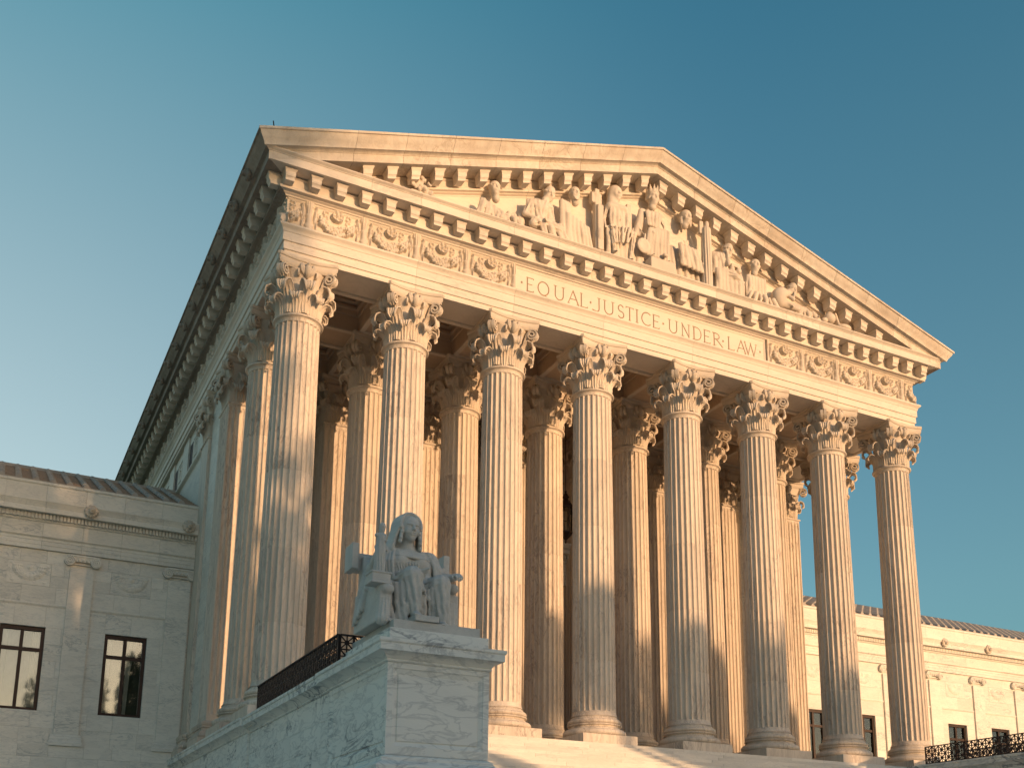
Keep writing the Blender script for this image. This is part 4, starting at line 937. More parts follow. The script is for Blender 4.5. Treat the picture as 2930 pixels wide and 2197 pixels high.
# ================================================================== LANTERN, ROD
ln = thing('hanging_lantern', 'black bronze lantern hanging on a long rod between the columns', 'lantern', (13.117, 5.55, 9.27))
def LT(prof, name, mat=M_BRONZE, n=8): return G().lathe([(r_, z_) for r_, z_ in prof], n, (13.117, 5.55)).obj(name, mat, ln, 30)
G().tube([(13.117, 5.55, 11.6), (13.117, 5.55, 16.6)], .022, 6).obj('rod', M_BRONZE, ln)
LT([(.02, 11.62), (.05, 11.55), (.03, 11.5), (.09, 11.42), (.16, 11.30), (.10, 11.22), (.14, 11.15), (.26, 10.98), (.33, 10.86), (.33, 10.80), (.28, 10.78)][::-1], 'crown')
LT([(.02, 9.27), (.05, 9.34), (.03, 9.40), (.10, 9.48), (.20, 9.58), (.27, 9.66), (.30, 9.70), (.30, 9.76), (.26, 9.78)], 'finial')
LT([(.235, 9.78), (.265, 10.78)], 'glass', M_GLASS)
g = G()
for k in range(8):
    a = 2*pi*k/8; g.bar((13.117+.25*cos(a), 5.55+.25*sin(a), 9.76), (13.117+.285*cos(a), 5.55+.285*sin(a), 10.80), .035, .035, (cos(a), sin(a), 0)); g.tube([(13.117+.30*cos(a), 5.55+.30*sin(a), 10.84), (13.117+.36*cos(a), 5.55+.36*sin(a), 10.95), (13.117+.33*cos(a), 5.55+.33*sin(a), 11.06)], [.02, .018, .006], 5)
g.box(12.95, 13.28, 5.53, 5.57, 10.24, 10.27); g.obj('cage', M_BRONZE, ln)
rod = G().tube([(-1.62, -2.0, 18.34), (-1.66, -2.0, 18.62)], .02, 5).obj('lightning_rod', M_IRON, None); rod['label'] = 'tiny dark lightning rod at the left corner of the pediment'; rod['category'] = 'lightning rod'
# ================================================================== SEATED STATUE
def hand(c, d, ac, s=1.0, curl=0.5, thumb=1, k=.012):
    """palm at c, fingers along d, ac = across-the-palm direction; fingers curl towards -cross"""
    c, d, ac = np.array(c, float), np.array(d, float), np.array(ac, float); d /= np.linalg.norm(d); ac -= d*(ac@d); ac /= np.linalg.norm(ac); nrm = np.cross(d, ac)
    P = [cap(tuple(c-d*.05*s-ac*.02*s), tuple(c+d*.03*s-ac*.03*s), .038*s, .036*s, .03*s), cap(tuple(c-d*.05*s+ac*.02*s), tuple(c+d*.03*s+ac*.03*s), .038*s, .036*s, .03*s)]
    for i, (o, L) in enumerate(((-.052, .085), (-.018, .105), (.018, .10), (.052, .075))):
        a = c+d*.045*s+ac*o*s; b = a+(d*cos(curl*.6)-nrm*sin(curl*.6))*L*.5*s; e = b+(d*cos(curl*1.7)-nrm*sin(curl*1.7))*L*.5*s
        P += [cap(tuple(a), tuple(b), .0185*s, .017*s, k*s), cap(tuple(b), tuple(e), .017*s, .014*s, k*s)]
    a = c-d*.02*s+ac*.055*s*thumb; b = a+(d*.5+ac*.6*thumb-nrm*.4)*.06*s; e = b+(d*.8-nrm*.5)*.05*s
    P += [cap(tuple(a), tuple(b), .022*s, .019*s, .02*s), cap(tuple(b), tuple(e), .019*s, .015*s, .01)]
    return P
def head(c, s, yaw=0.0, beard=False, hair=None, tilt=0.0, fine=True):
    """head of height .62*s looking to -y turned by yaw (positive = towards +x)"""
    cy, sy = cos(yaw), sin(yaw)
    def T(x, y, z):
        y2 = y*cos(tilt)-z*sin(tilt); z2 = y*sin(tilt)+z*cos(tilt); return (c[0]+s*(x*cy-y2*sy), c[1]+s*(x*sy+y2*cy), c[2]+s*z2)
    E = lambda x, y, z, a, b, d, k=.03, sub=False: ell(T(x, y, z), (a*s, b*s, d*s), k*s, yaw, sub)
    C = lambda p, q, r0, r1, k=.02: cap(T(*p), T(*q), r0*s, r1*s, k*s)
    P = [E(0, .02, .08, .215, .255, .235, .04), E(0, -.05, -.08, .165, .19, .20, .06), E(0, -.13, -.235, .075, .07, .06, .05)]
    P += [E(-.085, -.240, .015, .060, .05, .036, .04, True), E(.085, -.240, .015, .060, .05, .036, .04, True)]
    P += [E(-.085, -.188, .012, .036, .032, .024, .02), E(.085, -.188, .012, .036, .032, .024, .02)]
    P += [C((-.14, -.205, .065), (-.03, -.232, .062), .014, .014, .03), C((.14, -.205, .065), (.03, -.232, .062), .014, .014, .03)]
    P += [C((0, -.222, .06), (0, -.275, -.055), .020, .030, .03), E(-.025, -.25, -.065, .022, .022, .018, .02), E(.025, -.25, -.065, .022, .022, .018, .02)]
    P += [C((-.05, -.222, -.125), (.05, -.222, -.125), .012, .012, .02), C((0, -.238, -.122), (0, -.236, -.124), .016, .016, .02), C((-.04, -.215, -.155), (.04, -.215, -.155), .017, .017, .02)]
    P += [bx(T(0, -.245, -.139), (.055*s, .02*s, .004*s), .003*s, .008*s, yaw, True)]
    P += [E(-.115, -.16, -.08, .05, .05, .06, .05), E(.115, -.16, -.08, .05, .05, .06, .05)]
    P += [E(-.205, .02, .0, .028, .05, .065, .02), E(.205, .02, .0, .028, .05, .065, .02)]
    if beard:
        for i in range(9): a = (i-4)/4; P.append(C((a*.13, -.17+.05*abs(a), -.15+.03*abs(a)), (a*.09, -.20, -.33+.05*abs(a)), .035, .02, .02))
    if hair == 'short':
        for i in range(46):
            a = i*2.4; z = -.05+.30*((i*.618) % 1); r = sqrt(max(0.02, 1-((z-.08)/.24)**2)); x, y = .215*r*cos(a), .02+.255*r*sin(a)
            if y < -.12 and z < .16: continue
            P.append(E(x, y, z, .045, .045, .04, .02))
    if hair == 'long':
        for i in range(12):
            for sgn in (-1, 1): P.append(C((sgn*(.08+.012*i), -.16+.02*i, .23-.012*i), (sgn*(.20+.004*i), -.08+.015*i, -.05), .03, .035, .015))
    return P
def lerp(a, b, t): return tuple(a[i]*(1-t)+b[i]*t for i in range(3))
def pleats(pts0, pts1, n, r0, r1, k=.03, wob=.02, seed=0):
    """fan of thin capsules between two polylines: hanging cloth folds"""
    rr = random.Random(seed); P = []
    def on(pts, t):
        u = t*(len(pts)-1); i = min(int(u), len(pts)-2); return lerp(pts[i], pts[i+1], u-i)
    for i in range(n):
        t = i/(n-1); a = on(pts0, t); b = on(pts1, min(1, max(0, t+rr.uniform(-.3, .3)/n))); m = lerp(a, b, .5); m = (m[0]+rr.uniform(-wob, wob), m[1]+rr.uniform(-wob, wob)-(.02 if i % 2 else 0), m[2])
        q = 1.0 if i % 2 else .60
        k2 = min(k, .022) if r0 < .075 else min(k, .035)
        P += [cap(a, m, r0*q, (r0+r1)/2*q, k2), cap(m, b, (r0+r1)/2*q, r1*q, k2)]
    return P
def seated_statue():
    P = []
    # throne: side slabs, seat, back with squared bolster ends
    P += [bx((-.80, -10.75, .95), (.13, .80, .43), .03, .03), bx((.90, -10.55, .95), (.13, .55, .43), .03, .03), cap((.88, -11.15, 1.50), (.90, -10.3, 1.52), .11, .12, .05), bx((.05, -10.6, .85), (.85, .65, .32), .03, .02), bx((.03, -10.25, 1.45), (.95, .16, .75), .05, .03)]
    P += [bx((-1.10, -10.15, 2.17), (.075, .26, .29), .012, .01), bx((1.02, -10.15, 2.26), (.075, .26, .22), .012, .01), bx((-.5, -10.08, 2.10), (.6, .14, .20), .03, .03), bx((.5, -10.08, 2.10), (.5, .14, .20), .03, .03)]
    # arm fronts: rolled knob over a fluted leg
    for x, z in ((-.78, 1.20),): P += [ell((x, -11.50, z), (.17, .17, .14), .05), cap((x, -11.35, z), (x, -10.3, z+.02), .12, .12, .05), cap((x-.05, -11.48, .56), (x, -11.46, 1.05), .14, .10, .03, 10, .012), bx((x, -11.44, .55), (.15, .12, .035), .01, .01)]
    # torso
    nk, shl, shr = (-.10, -10.86, 2.36), (-.56, -10.78, 2.14), (.42, -10.78, 2.12)
    P += [cap((-.10, -10.84, 2.2), (-.11, -10.93, 2.50), .14, .12, .08), cap(shl, shr, .22, .22, .10), ell((-.08, -10.84, 1.98), (.47, .26, .33), .12), cap((-.34, -10.86, 1.92), (.22, -10.86, 1.90), .26, .26, .08), cap((-.30, -10.86, 1.62), (.22, -10.86, 1.60), .28, .28, .08), ell((-.28, -11.06, 2.00), (.15, .11, .14), .06), ell((.13, -11.06, 1.99), (.15, .11, .14), .06)]
    # neckline roll, gown folds falling from it, girdle
    def chain(pts, r, k=.010): return [cap(p, q, r, r, k) for p, q in zip(pts[:-1], pts[1:])]
    for j in range(4): P += chain([(-.62+.02*j, -10.86-.03*j, 2.27-.05*j), (-.36, -11.02-.03*j, 2.23-.045*j), (-.08, -11.09-.025*j, 2.20-.045*j), (.22, -11.03-.03*j, 2.20-.045*j), (.50-.02*j, -10.86-.03*j, 2.22-.05*j)], .030)
    for i in range(11):
        x0 = -.46+.078*i; P += chain([(x0, -11.02-.06*cos((x0+.08)*3), 2.06), (x0*.86-.02, -11.11-.05*cos((x0+.08)*4), 1.92), (x0*.72-.03, -11.12, 1.78), (x0*.8-.02, -11.13, 1.62)], .017, .012)
    for j in range(2): P += chain([(-.46, -10.98, 1.80-.05*j), (-.20, -11.15, 1.77-.05*j), (.10, -11.15, 1.76-.05*j), (.36, -10.98, 1.80-.05*j)], .022)
    # cloak hanging off both shoulders
    for j in range(6):
        P += chain([(-.44-.06*j, -10.98+.035*j, 2.26-.02*j), (-.52-.055*j, -11.10+.05*j, 1.95), (-.50-.05*j, -11.14+.05*j, 1.60), (-.46-.05*j, -11.10+.05*j, 1.40)], .040, .012)
        P += chain([(.34+.045*j, -10.98+.035*j, 2.24-.02*j), (.44+.045*j, -11.08+.05*j, 1.95), (.50+.045*j, -11.06+.05*j, 1.62), (.56+.04*j, -11.02+.05*j, 1.46)], .038, .012)
    # hips, thighs, shins
    hl, hr, kl, kr, al, ar = (-.30, -10.75, 1.42), (.34, -10.75, 1.42), (-.20, -11.48, 1.56), (.47, -11.42, 1.47), (-.13, -11.52, .84), (.50, -11.46, .70)
    P += [ell((.02, -10.75, 1.35), (.58, .40, .28), .12), cap(hl, kl, .25, .20, .07, 9, .026), cap(hr, kr, .25, .20, .07, 9, .026, 1.0), cap(kl, al, .20, .13, .05, 7, .022), cap(kr, ar, .205, .135, .05, 7, .022, .7)]
    # feet with toes
    for (a, dx) in ((al, -.05), (ar, -.05)):
        f = (a[0]+dx, a[1]-.26, a[2]-.17); P += [cap((a[0], a[1]+.05, a[2]-.12), f, .085, .06, .05)]
        for q in range(5): P.append(cap((f[0]-.06+.03*q, f[1]+.0, f[2]+.0), (f[0]-.075+.036*q, f[1]-.085+.012*abs(q-1), f[2]-.02), .026, .020-.001*q, .010))
    P += [bx((.01, -11.62, .585), (.265, .24, .065), .008, .005)]
    # robe: lap folds, curtain between and beside the shins
    P += pleats([(-.48, -11.0, 1.62), (-.10, -11.35, 1.70), (.2, -11.1, 1.45), (.62, -11.15, 1.55)], [(-.42, -11.42, 1.25), (.0, -11.55, 1.30), (.2, -11.40, 1.12), (.66, -11.42, 1.2)], 9, .05, .045, .05, .03, 2)
    P += pleats([(-.44, -11.36, 1.38), (-.22, -11.60, 1.45), (.12, -11.36, 1.30), (.48, -11.55, 1.40), (.68, -11.25, 1.40)], [(-.42, -11.40, .58), (-.24, -11.50, .80), (.16, -11.30, .64), (.52, -11.46, .76), (.72, -11.25, .55)], 19, .055, .05, .045, .02, 5)
    P += pleats([(-.66, -11.2, 1.45), (-.38, -11.42, 1.35)], [(-.58, -11.30, .56), (-.30, -11.48, .54)], 6, .055, .05, .04, .05, 6)
    P += pleats([(.66, -11.1, 1.5), (.84, -10.95, 1.25)], [(.70, -11.30, .55), (.88, -11.10, .56)], 6, .06, .055, .04, .05, 7)
    P += pleats([(-.82, -10.3, 2.0), (-.72, -10.8, 2.1)], [(-.98, -10.1, .70), (-.98, -10.6, .95)], 6, .07, .06, .05, .05, 8)
    for i in range(7): t = i/6; P.append(cap((-.50, -11.25+.05*i, 1.50-.03*i), (.10-.02*i, -11.63+.05*i, 1.72-.06*i), .028, .03, .03)); P.append(cap((.10, -11.20, 1.42-.03*i), (.60, -11.50+.04*i, 1.60-.06*i), .026, .03, .03))
    # arms
    el, wl = (-.86, -10.85, 1.78), (-.90, -11.28, 2.02)
    P += [cap(shl, el, .17, .13, .08, 5, .012), cap(el, wl, .115, .075, .05)] + hand((-.90, -11.40, 2.10), (.9, -.25, .25), (0, .25, 1), 1.35, .85, 1)
    P += pleats([(-.55, -10.72, 2.2), (-.75, -10.75, 2.05)], [(-.88, -10.65, 1.15), (-.95, -10.80, 1.35)], 6, .08, .06, .05, .03, 9)
    er, wr = (.72, -10.80, 1.78), (.84, -11.24, 1.72)
    P += [cap(shr, er, .18, .14, .09, 5, .014), cap(er, wr, .13, .075, .05, 4, .01)] + hand((.86, -11.36, 1.74), (.15, -1, -.25), (1, 0, .1), 1.35, .9, -1)
    P += pleats([(.38, -10.9, 2.18), (.55, -10.8, 2.05)], [(.62, -11.0, 1.50), (.80, -10.95, 1.45)], 6, .07, .06, .05, .03, 10)
    # head with hood
    hc = (-.13, -11.00, 2.72); P += head(hc, 1.0, .12, hair='long') + [cap((-.13, -10.78, 2.75), (-.12, -10.72, 2.25), .19, .24, .08), cap((-.11, -10.93, 2.50), (-.10, -10.90, 2.22), .125, .16, .06)]
    for i in range(17):
        t = i/16; a = pi*(-.10+1.20*t); x = hc[0]+.235*cos(a); z = hc[2]+.08+.26*sin(a); P.append(cap((x, hc[1]-.13+.05*sin(a), z), (hc[0]+(x-hc[0])*.92, hc[1]+.26, z-.03), .036, .10, .03))
    for j in range(7):
        q = j/6
        P += [cap((hc[0]-.235-.01*j, hc[1]-.12+.32*q, hc[2]+.06), (hc[0]-.31-.05*q, hc[1]-.02+.24*q, 2.50), .036, .042, .014), cap((hc[0]-.31-.05*q, hc[1]-.02+.24*q, 2.50), (hc[0]-.36-.20*q, hc[1]+.02+.18*q, 2.24), .042, .05, .014)]
        P += [cap((hc[0]+.235+.004*j, hc[1]-.12+.32*q, hc[2]+.06), (hc[0]+.26+.02*q, hc[1]-.04+.24*q, 2.30), .034, .042, .014)]
    for s in (-1, 1):
        for j in range(4): P.append(ell((hc[0]+s*(.20+.01*j), hc[1]-.13+.02*(j % 2), 2.62-.07*j), (.045, .045, .05), .02))
    # held statuette on a fluted drum over a box
    P += [bx((-.93, -11.45, 1.385), (.20, .19, .105), .01, .008), bx((-.93, -11.45, 1.50), (.225, .21, .02), .006, .004), bx((-.93, -11.45, 1.285), (.225, .21, .022), .006, .004)]
    P += [cap((-.93, -11.46, 1.52), (-.925, -11.46, 1.98), .115, .105, .03, 12, .012), cap((-.92, -11.48, 1.95), (-.91, -11.48, 2.30), .105, .085, .04, 6, .01), ell((-.905, -11.49, 2.45), (.062, .065, .08), .03), cap((-.95, -11.5, 2.28), (-.84, -11.56, 2.2), .035, .03, .02), cap((-.90, -11.5, 2.52), (-.90, -11.5, 2.55), .07, .06, .015), cap((-1.0, -11.46, 2.33), (-.83, -11.46, 2.33), .05, .05, .04)]
    return P
def drape(D, X, Y, Z):
    m = np.clip((1.62-Z)*8, 0, 1)*np.clip((Z-.62)*6, 0, 1)*np.clip((-11.15-Y)*8, 0, 1)*np.clip((X+.62)*10, 0, 1)*np.clip((.78-X)*10, 0, 1)
    return D+m*.0065*np.sin(46*X+9*Z+3*np.sin(7*Z))
st = sdf_mesh('statue', seated_statue(), .0135, M_STAT, drape)
sto = link('statue', st, None); sto['label'] = 'seated hooded woman in draped robes on a marble throne, holding a small figure'; sto['category'] = 'statue'
slab = G()
slab.box(-.835, 1.345, -11.98, -9.0, .0, .285).obj('plinth_slab', M_PED, sto)
g = G().box(-.69, 1.22, -11.80, -9.2, .287, .513); g.obj('plinth_slab', M_STAT, sto)

# ================================================================== PEDIMENT SCULPTURE
def figure(name, label, j, s=1.0, B=1.16, yaw=0, beard=False, hair='short', tilt=0.0, extra=(), nude=False, hnd=True, h=.03, cat='carved figure', folds=6):
    y0 = -1.12; V = lambda k, dy=0.0: (j[k][0], (j[k][2] if len(j[k]) > 2 else y0)+dy, j[k][1])
    P = head(V('head'), s, yaw, beard, hair, tilt)
    P += [cap(V('neck'), lerp(V('head'), V('neck'), .35), .14*s, .125*s, .08)]
    fo = 0 if nude else 9
    P += [cap(V('shL'), V('shR'), .19*s*B, .19*s*B, .10, fo, .02), cap(lerp(V('shL'), V('shR'), .3), V('waist'), .25*s*B, .24*s*B, .10, fo, .035), cap(lerp(V('shL'), V('shR'), .7), V('waist'), .25*s*B, .24*s*B, .10, fo, .035, 1)]
    c = lerp(V('shL'), V('shR'), .5)
    for a in (.28, .72): q = lerp(lerp(V('shL'), V('shR'), a), V('waist'), .28); P.append(ell((q[0], q[1]-.17*s*B, q[2]), (.17*s*B, .12*s*B, .14*s*B), .08))
    f = 0 if nude else folds
    for L in 'LR':
        if 'el'+L in j: P += [cap(V('sh'+L), V('el'+L), .155*s*B, .115*s*B, .07, f, .03), cap(V('el'+L), V('ha'+L), .11*s*B, .07*s*B, .05)]
        if 'ha'+L in j:
            d = np.array(V('ha'+L))-np.array(V('el'+L)); d /= np.linalg.norm(d)+1e-6; P += hand(tuple(np.array(V('ha'+L))+d*.08), d, (1, 0, .2) if abs(d[0]) < .7 else (0, .3, 1), 1.25*s*B, .45)
        if 'kn'+L in j: P += [cap(V('waist'), V('kn'+L), .25*s*B, .18*s*B, .08, f and 8, .035)]
        if 'ft'+L in j: P += [cap(V('kn'+L), V('ft'+L), .175*s*B, .10*s*B, .06, f and 7, .03), cap(V('ft'+L), (V('ft'+L)[0], V('ft'+L)[1]-.22, V('ft'+L)[2]-.06), .09*s*B, .06*s*B, .04)]
    P += list(extra)
    me = sdf_mesh('carved_figure', P, h, M_CARV); o = link(name, me, None); o['label'] = label; o['category'] = cat; o['group'] = 'sculptures in the pediment'; return o
rp = lambda x0, z0, x1, z1, X0, Z0, X1, Z1, n, r=.08, y=-1.2, yb=-1.25, sd=0: pleats([(x0, y, z0), (x1, y, z1)], [(X0, yb, Z0), (X1, yb, Z1)], n, r, r*.9, .05, .04, sd)
figure('carved_figure', 'reclining bare-chested man propped on his arm at the left of the pediment', dict(head=(6.44, 19.50), neck=(6.50, 19.12), shL=(6.16, 18.93), shR=(6.86, 18.98), elL=(5.98, 18.82, -1.05), haL=(5.62, 19.02), elR=(7.04, 18.78), haR=(6.97, 18.55, -1.3), waist=(6.35, 18.50), knL=(5.72, 18.88), ftL=(5.1, 18.45), knR=(5.65, 18.55), ftR=(5.0, 18.40)), .98, -.15, nude=True, extra=rp(5.9, 18.9, 6.7, 18.6, 5.7, 18.25, 6.9, 18.2, 9, .09, -1.2, -1.3, 1)+rp(6.5, 18.55, 7.3, 18.45, 6.4, 18.3, 7.4, 18.2, 5, .1, -1.25, -1.35, 2))
figure('carved_figure', 'seated man in a tunic bending right over a scroll, left half of the pediment', dict(head=(8.66, 20.02), neck=(8.48, 19.72), shL=(7.92, 19.42), shR=(8.66, 19.46), elL=(7.62, 18.86, -1.2), haL=(8.0, 18.66, -1.4), elR=(8.80, 18.95), haR=(8.42, 18.72, -1.4), waist=(8.2, 18.75), knL=(7.9, 18.5, -1.3), knR=(8.95, 18.55, -1.3)), 1.0, .85, tilt=.35, extra=rp(7.75, 19.5, 8.7, 19.4, 7.75, 18.8, 8.75, 18.8, 9, .085, -1.15, -1.2, 3)+rp(8.2, 18.75, 9.0, 18.75, 8.3, 18.2, 9.25, 18.25, 8, .09, -1.3, -1.35, 4))
figure('carved_figure', 'bald bearded man standing bare-chested with a mantle over one shoulder, next to the axe', dict(head=(9.72, 20.38), neck=(9.76, 20.05), shL=(9.34, 19.86), shR=(10.20, 19.90), elL=(9.28, 19.35), haL=(9.50, 19.0, -1.3), elR=(10.34, 19.50), haR=(10.32, 19.10), waist=(9.80, 19.15), knL=(9.55, 18.6), knR=(10.0, 18.6)), .98, -.1, beard=True, hair=None, nude=True, extra=rp(9.15, 19.95, 9.5, 19.9, 9.1, 18.2, 9.6, 18.2, 7, .10, -1.1, -1.2, 5)+rp(9.35, 19.4, 10.2, 19.05, 9.4, 18.2, 10.42, 18.2, 12, .085, -1.25, -1.2, 6))
figure('carved_figure', 'seated figure in a chainmail hood looking right, left of the crowned woman', dict(head=(11.55, 20.98), neck=(11.5, 20.6), shL=(11.15, 20.25), shR=(11.92, 20.32), elL=(11.0, 19.8), haL=(10.98, 19.45, -1.25), elR=(12.02, 19.88), haR=(11.25, 19.45, -1.35), waist=(11.52, 19.55), knL=(11.25, 19.15, -1.35), ftL=(11.33, 18.4, -1.3), knR=(12.18, 19.35, -1.35), ftR=(12.05, 18.3, -1.25)), 1.05, .55, hair=None, extra=[ell((11.50, -1.05, 21.05), (.27, .31, .33), .05), cap((11.38, -1.05, 20.95), (11.40, -1.05, 20.5), .16, .22, .08), cap((11.22, -1.2, 20.33), (11.80, -1.25, 20.33), .17, .17, .08)]+rp(11.2, 20.2, 11.9, 20.2, 11.2, 19.5, 11.9, 19.5, 8, .08, -1.3, -1.3, 7)+rp(11.05, 19.4, 12.25, 19.5, 11.1, 18.2, 12.2, 18.2, 13, .09, -1.22, -1.12, 8)+rp(11.2, 19.35, 12.1, 19.55, 11.3, 18.75, 11.9, 18.9, 7, .06, -1.42, -1.42, 28))
spk = []
for k in range(6):
    a = radians(-175+34*k); q = (13.24+.21*cos(a), -1.08+.22*sin(a)); spk.append(cap((q[0], q[1], 21.62), (13.24+(q[0]-13.24)*1.35, -1.08+(q[1]+1.08)*1.35, 21.88), .085, .012, .015))
figure('carved_figure', 'enthroned woman wearing a spiked crown in the centre of the pediment', dict(head=(13.24, 21.36), neck=(13.2, 20.98), shL=(12.72, 20.62), shR=(13.52, 20.70), elL=(12.48, 20.0, -1.15), haL=(12.68, 19.45, -1.35), elR=(13.75, 20.18, -1.15), haR=(13.12, 19.92, -1.4), waist=(13.08, 20.0), knL=(12.98, 19.62, -1.5), ftL=(12.98, 18.75, -1.35), knR=(13.66, 19.82, -1.5), ftR=(13.64, 18.62, -1.4)), 1.08, .25, hair='long', extra=spk+[ell((13.24, -1.06, 21.56), (.27, .30, .13), .04)]+rp(12.8, 20.6, 13.5, 20.65, 12.85, 20.05, 13.4, 20.05, 9, .075, -1.3, -1.3, 9)+rp(12.8, 19.75, 13.7, 19.85, 12.7, 18.75, 13.75, 18.65, 15, .08, -1.45, -1.35, 10)+rp(12.65, 20.7, 12.85, 20.7, 12.35, 19.6, 12.6, 19.6, 5, .10, -1.1, -1.1, 11)+[bx((13.35, -1.30, 18.30), (.56, .28, .24), .02, .01), ell((13.45, -1.55, 18.75), (.12, .1, .08), .03)])
figure('carved_figure', 'helmeted soldier in a short tunic gripping the bundle of rods', dict(head=(14.78, 21.02), neck=(14.72, 20.68), shL=(14.22, 20.42), shR=(14.95, 20.45), elL=(14.62, 19.86, -1.35), haL=(15.34, 19.66, -1.4), elR=(15.12, 19.9), haR=(15.2, 19.5), waist=(14.82, 19.75), knL=(14.30, 19.55, -1.3), ftL=(14.28, 18.42, -1.25), knR=(15.16, 19.25, -1.3), ftR=(15.3, 18.55, -1.2)), 1.05, .0, hair=None, extra=[ell((14.78, -1.06, 21.13), (.255, .29, .26), .04), cap((14.56, -1.12, 20.95), (14.56, -1.12, 20.75), .07, .05, .03), cap((15.0, -1.12, 20.95), (15.0, -1.12, 20.75), .07, .05, .03)]+rp(14.25, 19.6, 15.1, 19.5, 14.35, 18.8, 15.4, 18.7, 11, .085, -1.38, -1.35, 12)+rp(14.0, 19.6, 15.3, 19.4, 14.0, 18.1, 15.4, 18.1, 10, .13, -1.0, -1.0, 22))
figure('carved_figure', 'bearded thinker in heavy drapery leaning his head on his hand, right of the rods', dict(head=(16.80, 20.22), neck=(16.6, 19.95), shL=(16.22, 19.82), shR=(16.68, 19.78), elL=(16.25, 19.15, -1.1), haL=(16.72, 19.2, -1.35), elR=(16.60, 19.42, -1.4), haR=(16.60, 19.95, -1.35), waist=(16.45, 19.1), knL=(16.9, 18.95, -1.4), knR=(17.1, 18.9, -1.35)), .95, .75, beard=True, tilt=.25, extra=rp(16.05, 19.9, 16.5, 19.9, 16.0, 19.0, 16.4, 19.1, 6, .10, -1.1, -1.2, 13)+rp(16.1, 19.1, 17.25, 19.05, 16.05, 18.25, 17.35, 18.25, 14, .10, -1.3, -1.3, 14))
figure('carved_figure', 'young clean-shaven man in a loose tunic leaning forward on both arms, right half', dict(head=(18.15, 19.92), neck=(18.12, 19.58), shL=(17.66, 19.28), shR=(18.46, 19.32), elL=(17.42, 18.78, -1.2), haL=(17.76, 18.60, -1.4), elR=(18.66, 18.95, -1.2), haR=(18.80, 18.55, -1.4), waist=(18.05, 18.7)), 1.0, -.55, extra=rp(17.65, 19.3, 18.5, 19.3, 17.6, 18.4, 18.6, 18.4, 12, .085, -1.25, -1.2, 15)+rp(17.8, 18.6, 18.9, 18.5, 17.6, 18.2, 19.1, 18.15, 6, .11, -1.3, -1.35, 16))
figure('carved_figure', 'crouching bearded man bent low over his knees near the right corner of the pediment', dict(head=(20.08, 19.42), neck=(19.85, 19.22), shL=(19.42, 19.20), shR=(19.72, 19.15), elL=(19.5, 18.75, -1.2), haL=(19.78, 18.55, -1.35), elR=(19.95, 18.85, -1.3), haR=(20.02, 19.05, -1.3), waist=(19.35, 18.62), knL=(20.2, 18.5, -1.25), knR=(20.7, 18.68, -1.1), ftR=(21.3, 18.50, -1.1)), .92, .7, beard=True, tilt=.3, nude=True, extra=rp(20.3, 18.65, 21.3, 18.6, 20.1, 18.25, 21.6, 18.25, 7, .10, -1.15, -1.2, 17)+[ell((19.35, -1.1, 18.85), (.32, .3, .42), .1)])
def prop(name, label, P, h=.024):
    o = link(name, sdf_mesh(name, P, h, M_CARV), None); o['label'] = label; o['category'] = 'carving'; return o
prop('carved_axe', 'long broad axe carved upright between two pediment figures on the left', [bx((10.70, -1.05, 19.6), (.10, .12, 1.35), .03, .03), bx((10.68, -1.05, 20.55), (.22, .11, .22), .03, .03), cap((10.68, -1.05, 20.7), (10.70, -1.05, 20.98), .16, .04, .04), bx((10.78, -1.18, 19.3), (.13, .10, .95), .04, .03), ell((10.76, -1.26, 19.0), (.12, .08, .25), .04)])
prop('fasces', 'tall fluted bundle of rods with an axe head carved right of the soldier', [cap((15.60, -1.30, 18.2), (15.62, -1.30, 20.62), .21, .19, .02, 12, .022), cap((15.64, -1.30, 20.75), (15.66, -1.30, 20.98), .11, .09, .04), bx((15.42, -1.22, 20.75), (.10, .07, .28), .02, .02), cap((15.40, -1.30, 19.1), (15.82, -1.30, 19.25), .06, .06, .03)])
prop('carved_disc', 'round hand mirror carved beside the crowned woman\'s hand', [ell((12.58, -1.42, 18.98), (.30, .07, .32), .02), ell((12.58, -1.52, 18.98), (.24, .07, .26), .01, 0, True), cap((12.62, -1.4, 19.25), (12.66, -1.4, 19.5), .04, .04, .02)])
prop('throne_post', 'plain upright post of the throne left of the crowned woman', [bx((12.20, -.95, 20.3), (.11, .09, .55), .01, .01)])
prop('carved_column_head', 'small scrolled column head carved behind the seated thinker', [bx((17.22, -1.0, 19.68), (.24, .12, .06), .01, .01), ell((17.04, -1.05, 19.50), (.13, .12, .13), .03), ell((17.38, -1.05, 19.50), (.13, .12, .13), .03), bx((17.22, -.95, 18.9), (.17, .12, .6), .02, .02)])
def mass(label, x0, x1, z0, z1, n, seed):
    r_ = random.Random(seed); P = [bx(((x0+x1)/2, -.92, (18.0+min(z0, z1))/2), ((x1-x0)/2, .16, (min(z0, z1)-18.0)/2), .05, .05)]
    for i in range(n):
        x = x0+(x1-x0)*(i+.5)/n; z = z0+(z1-z0)*i/n+r_.uniform(-.12, .12); P += [cap((x, -1.0, z), (x+r_.uniform(-.2, .2), -1.12, 18.1), .085, .10, .02)]
    prop('carved_drapery', label, P)
mass('heavy folded drapery carved between the reclining man and the reading man', 6.9, 7.7, 18.75, 18.8, 7, 1)
mass('folded drapery carved behind the feet of the standing man and the axe', 8.9, 9.4, 18.8, 19.2, 5, 2)
mass('drapery and seat block carved between the hooded figure and the crowned woman', 12.1, 12.75, 19.2, 19.3, 6, 3)
mass('drapery carved between the crowned woman and the soldier', 13.8, 14.25, 19.5, 19.2, 5, 4)
mass('rough drapery carved behind the bundle of rods', 15.2, 16.15, 19.2, 19.0, 8, 5)
mass('low folded drapery carved between the thinker and the leaning man', 17.1, 17.7, 18.9, 18.8, 6, 6)
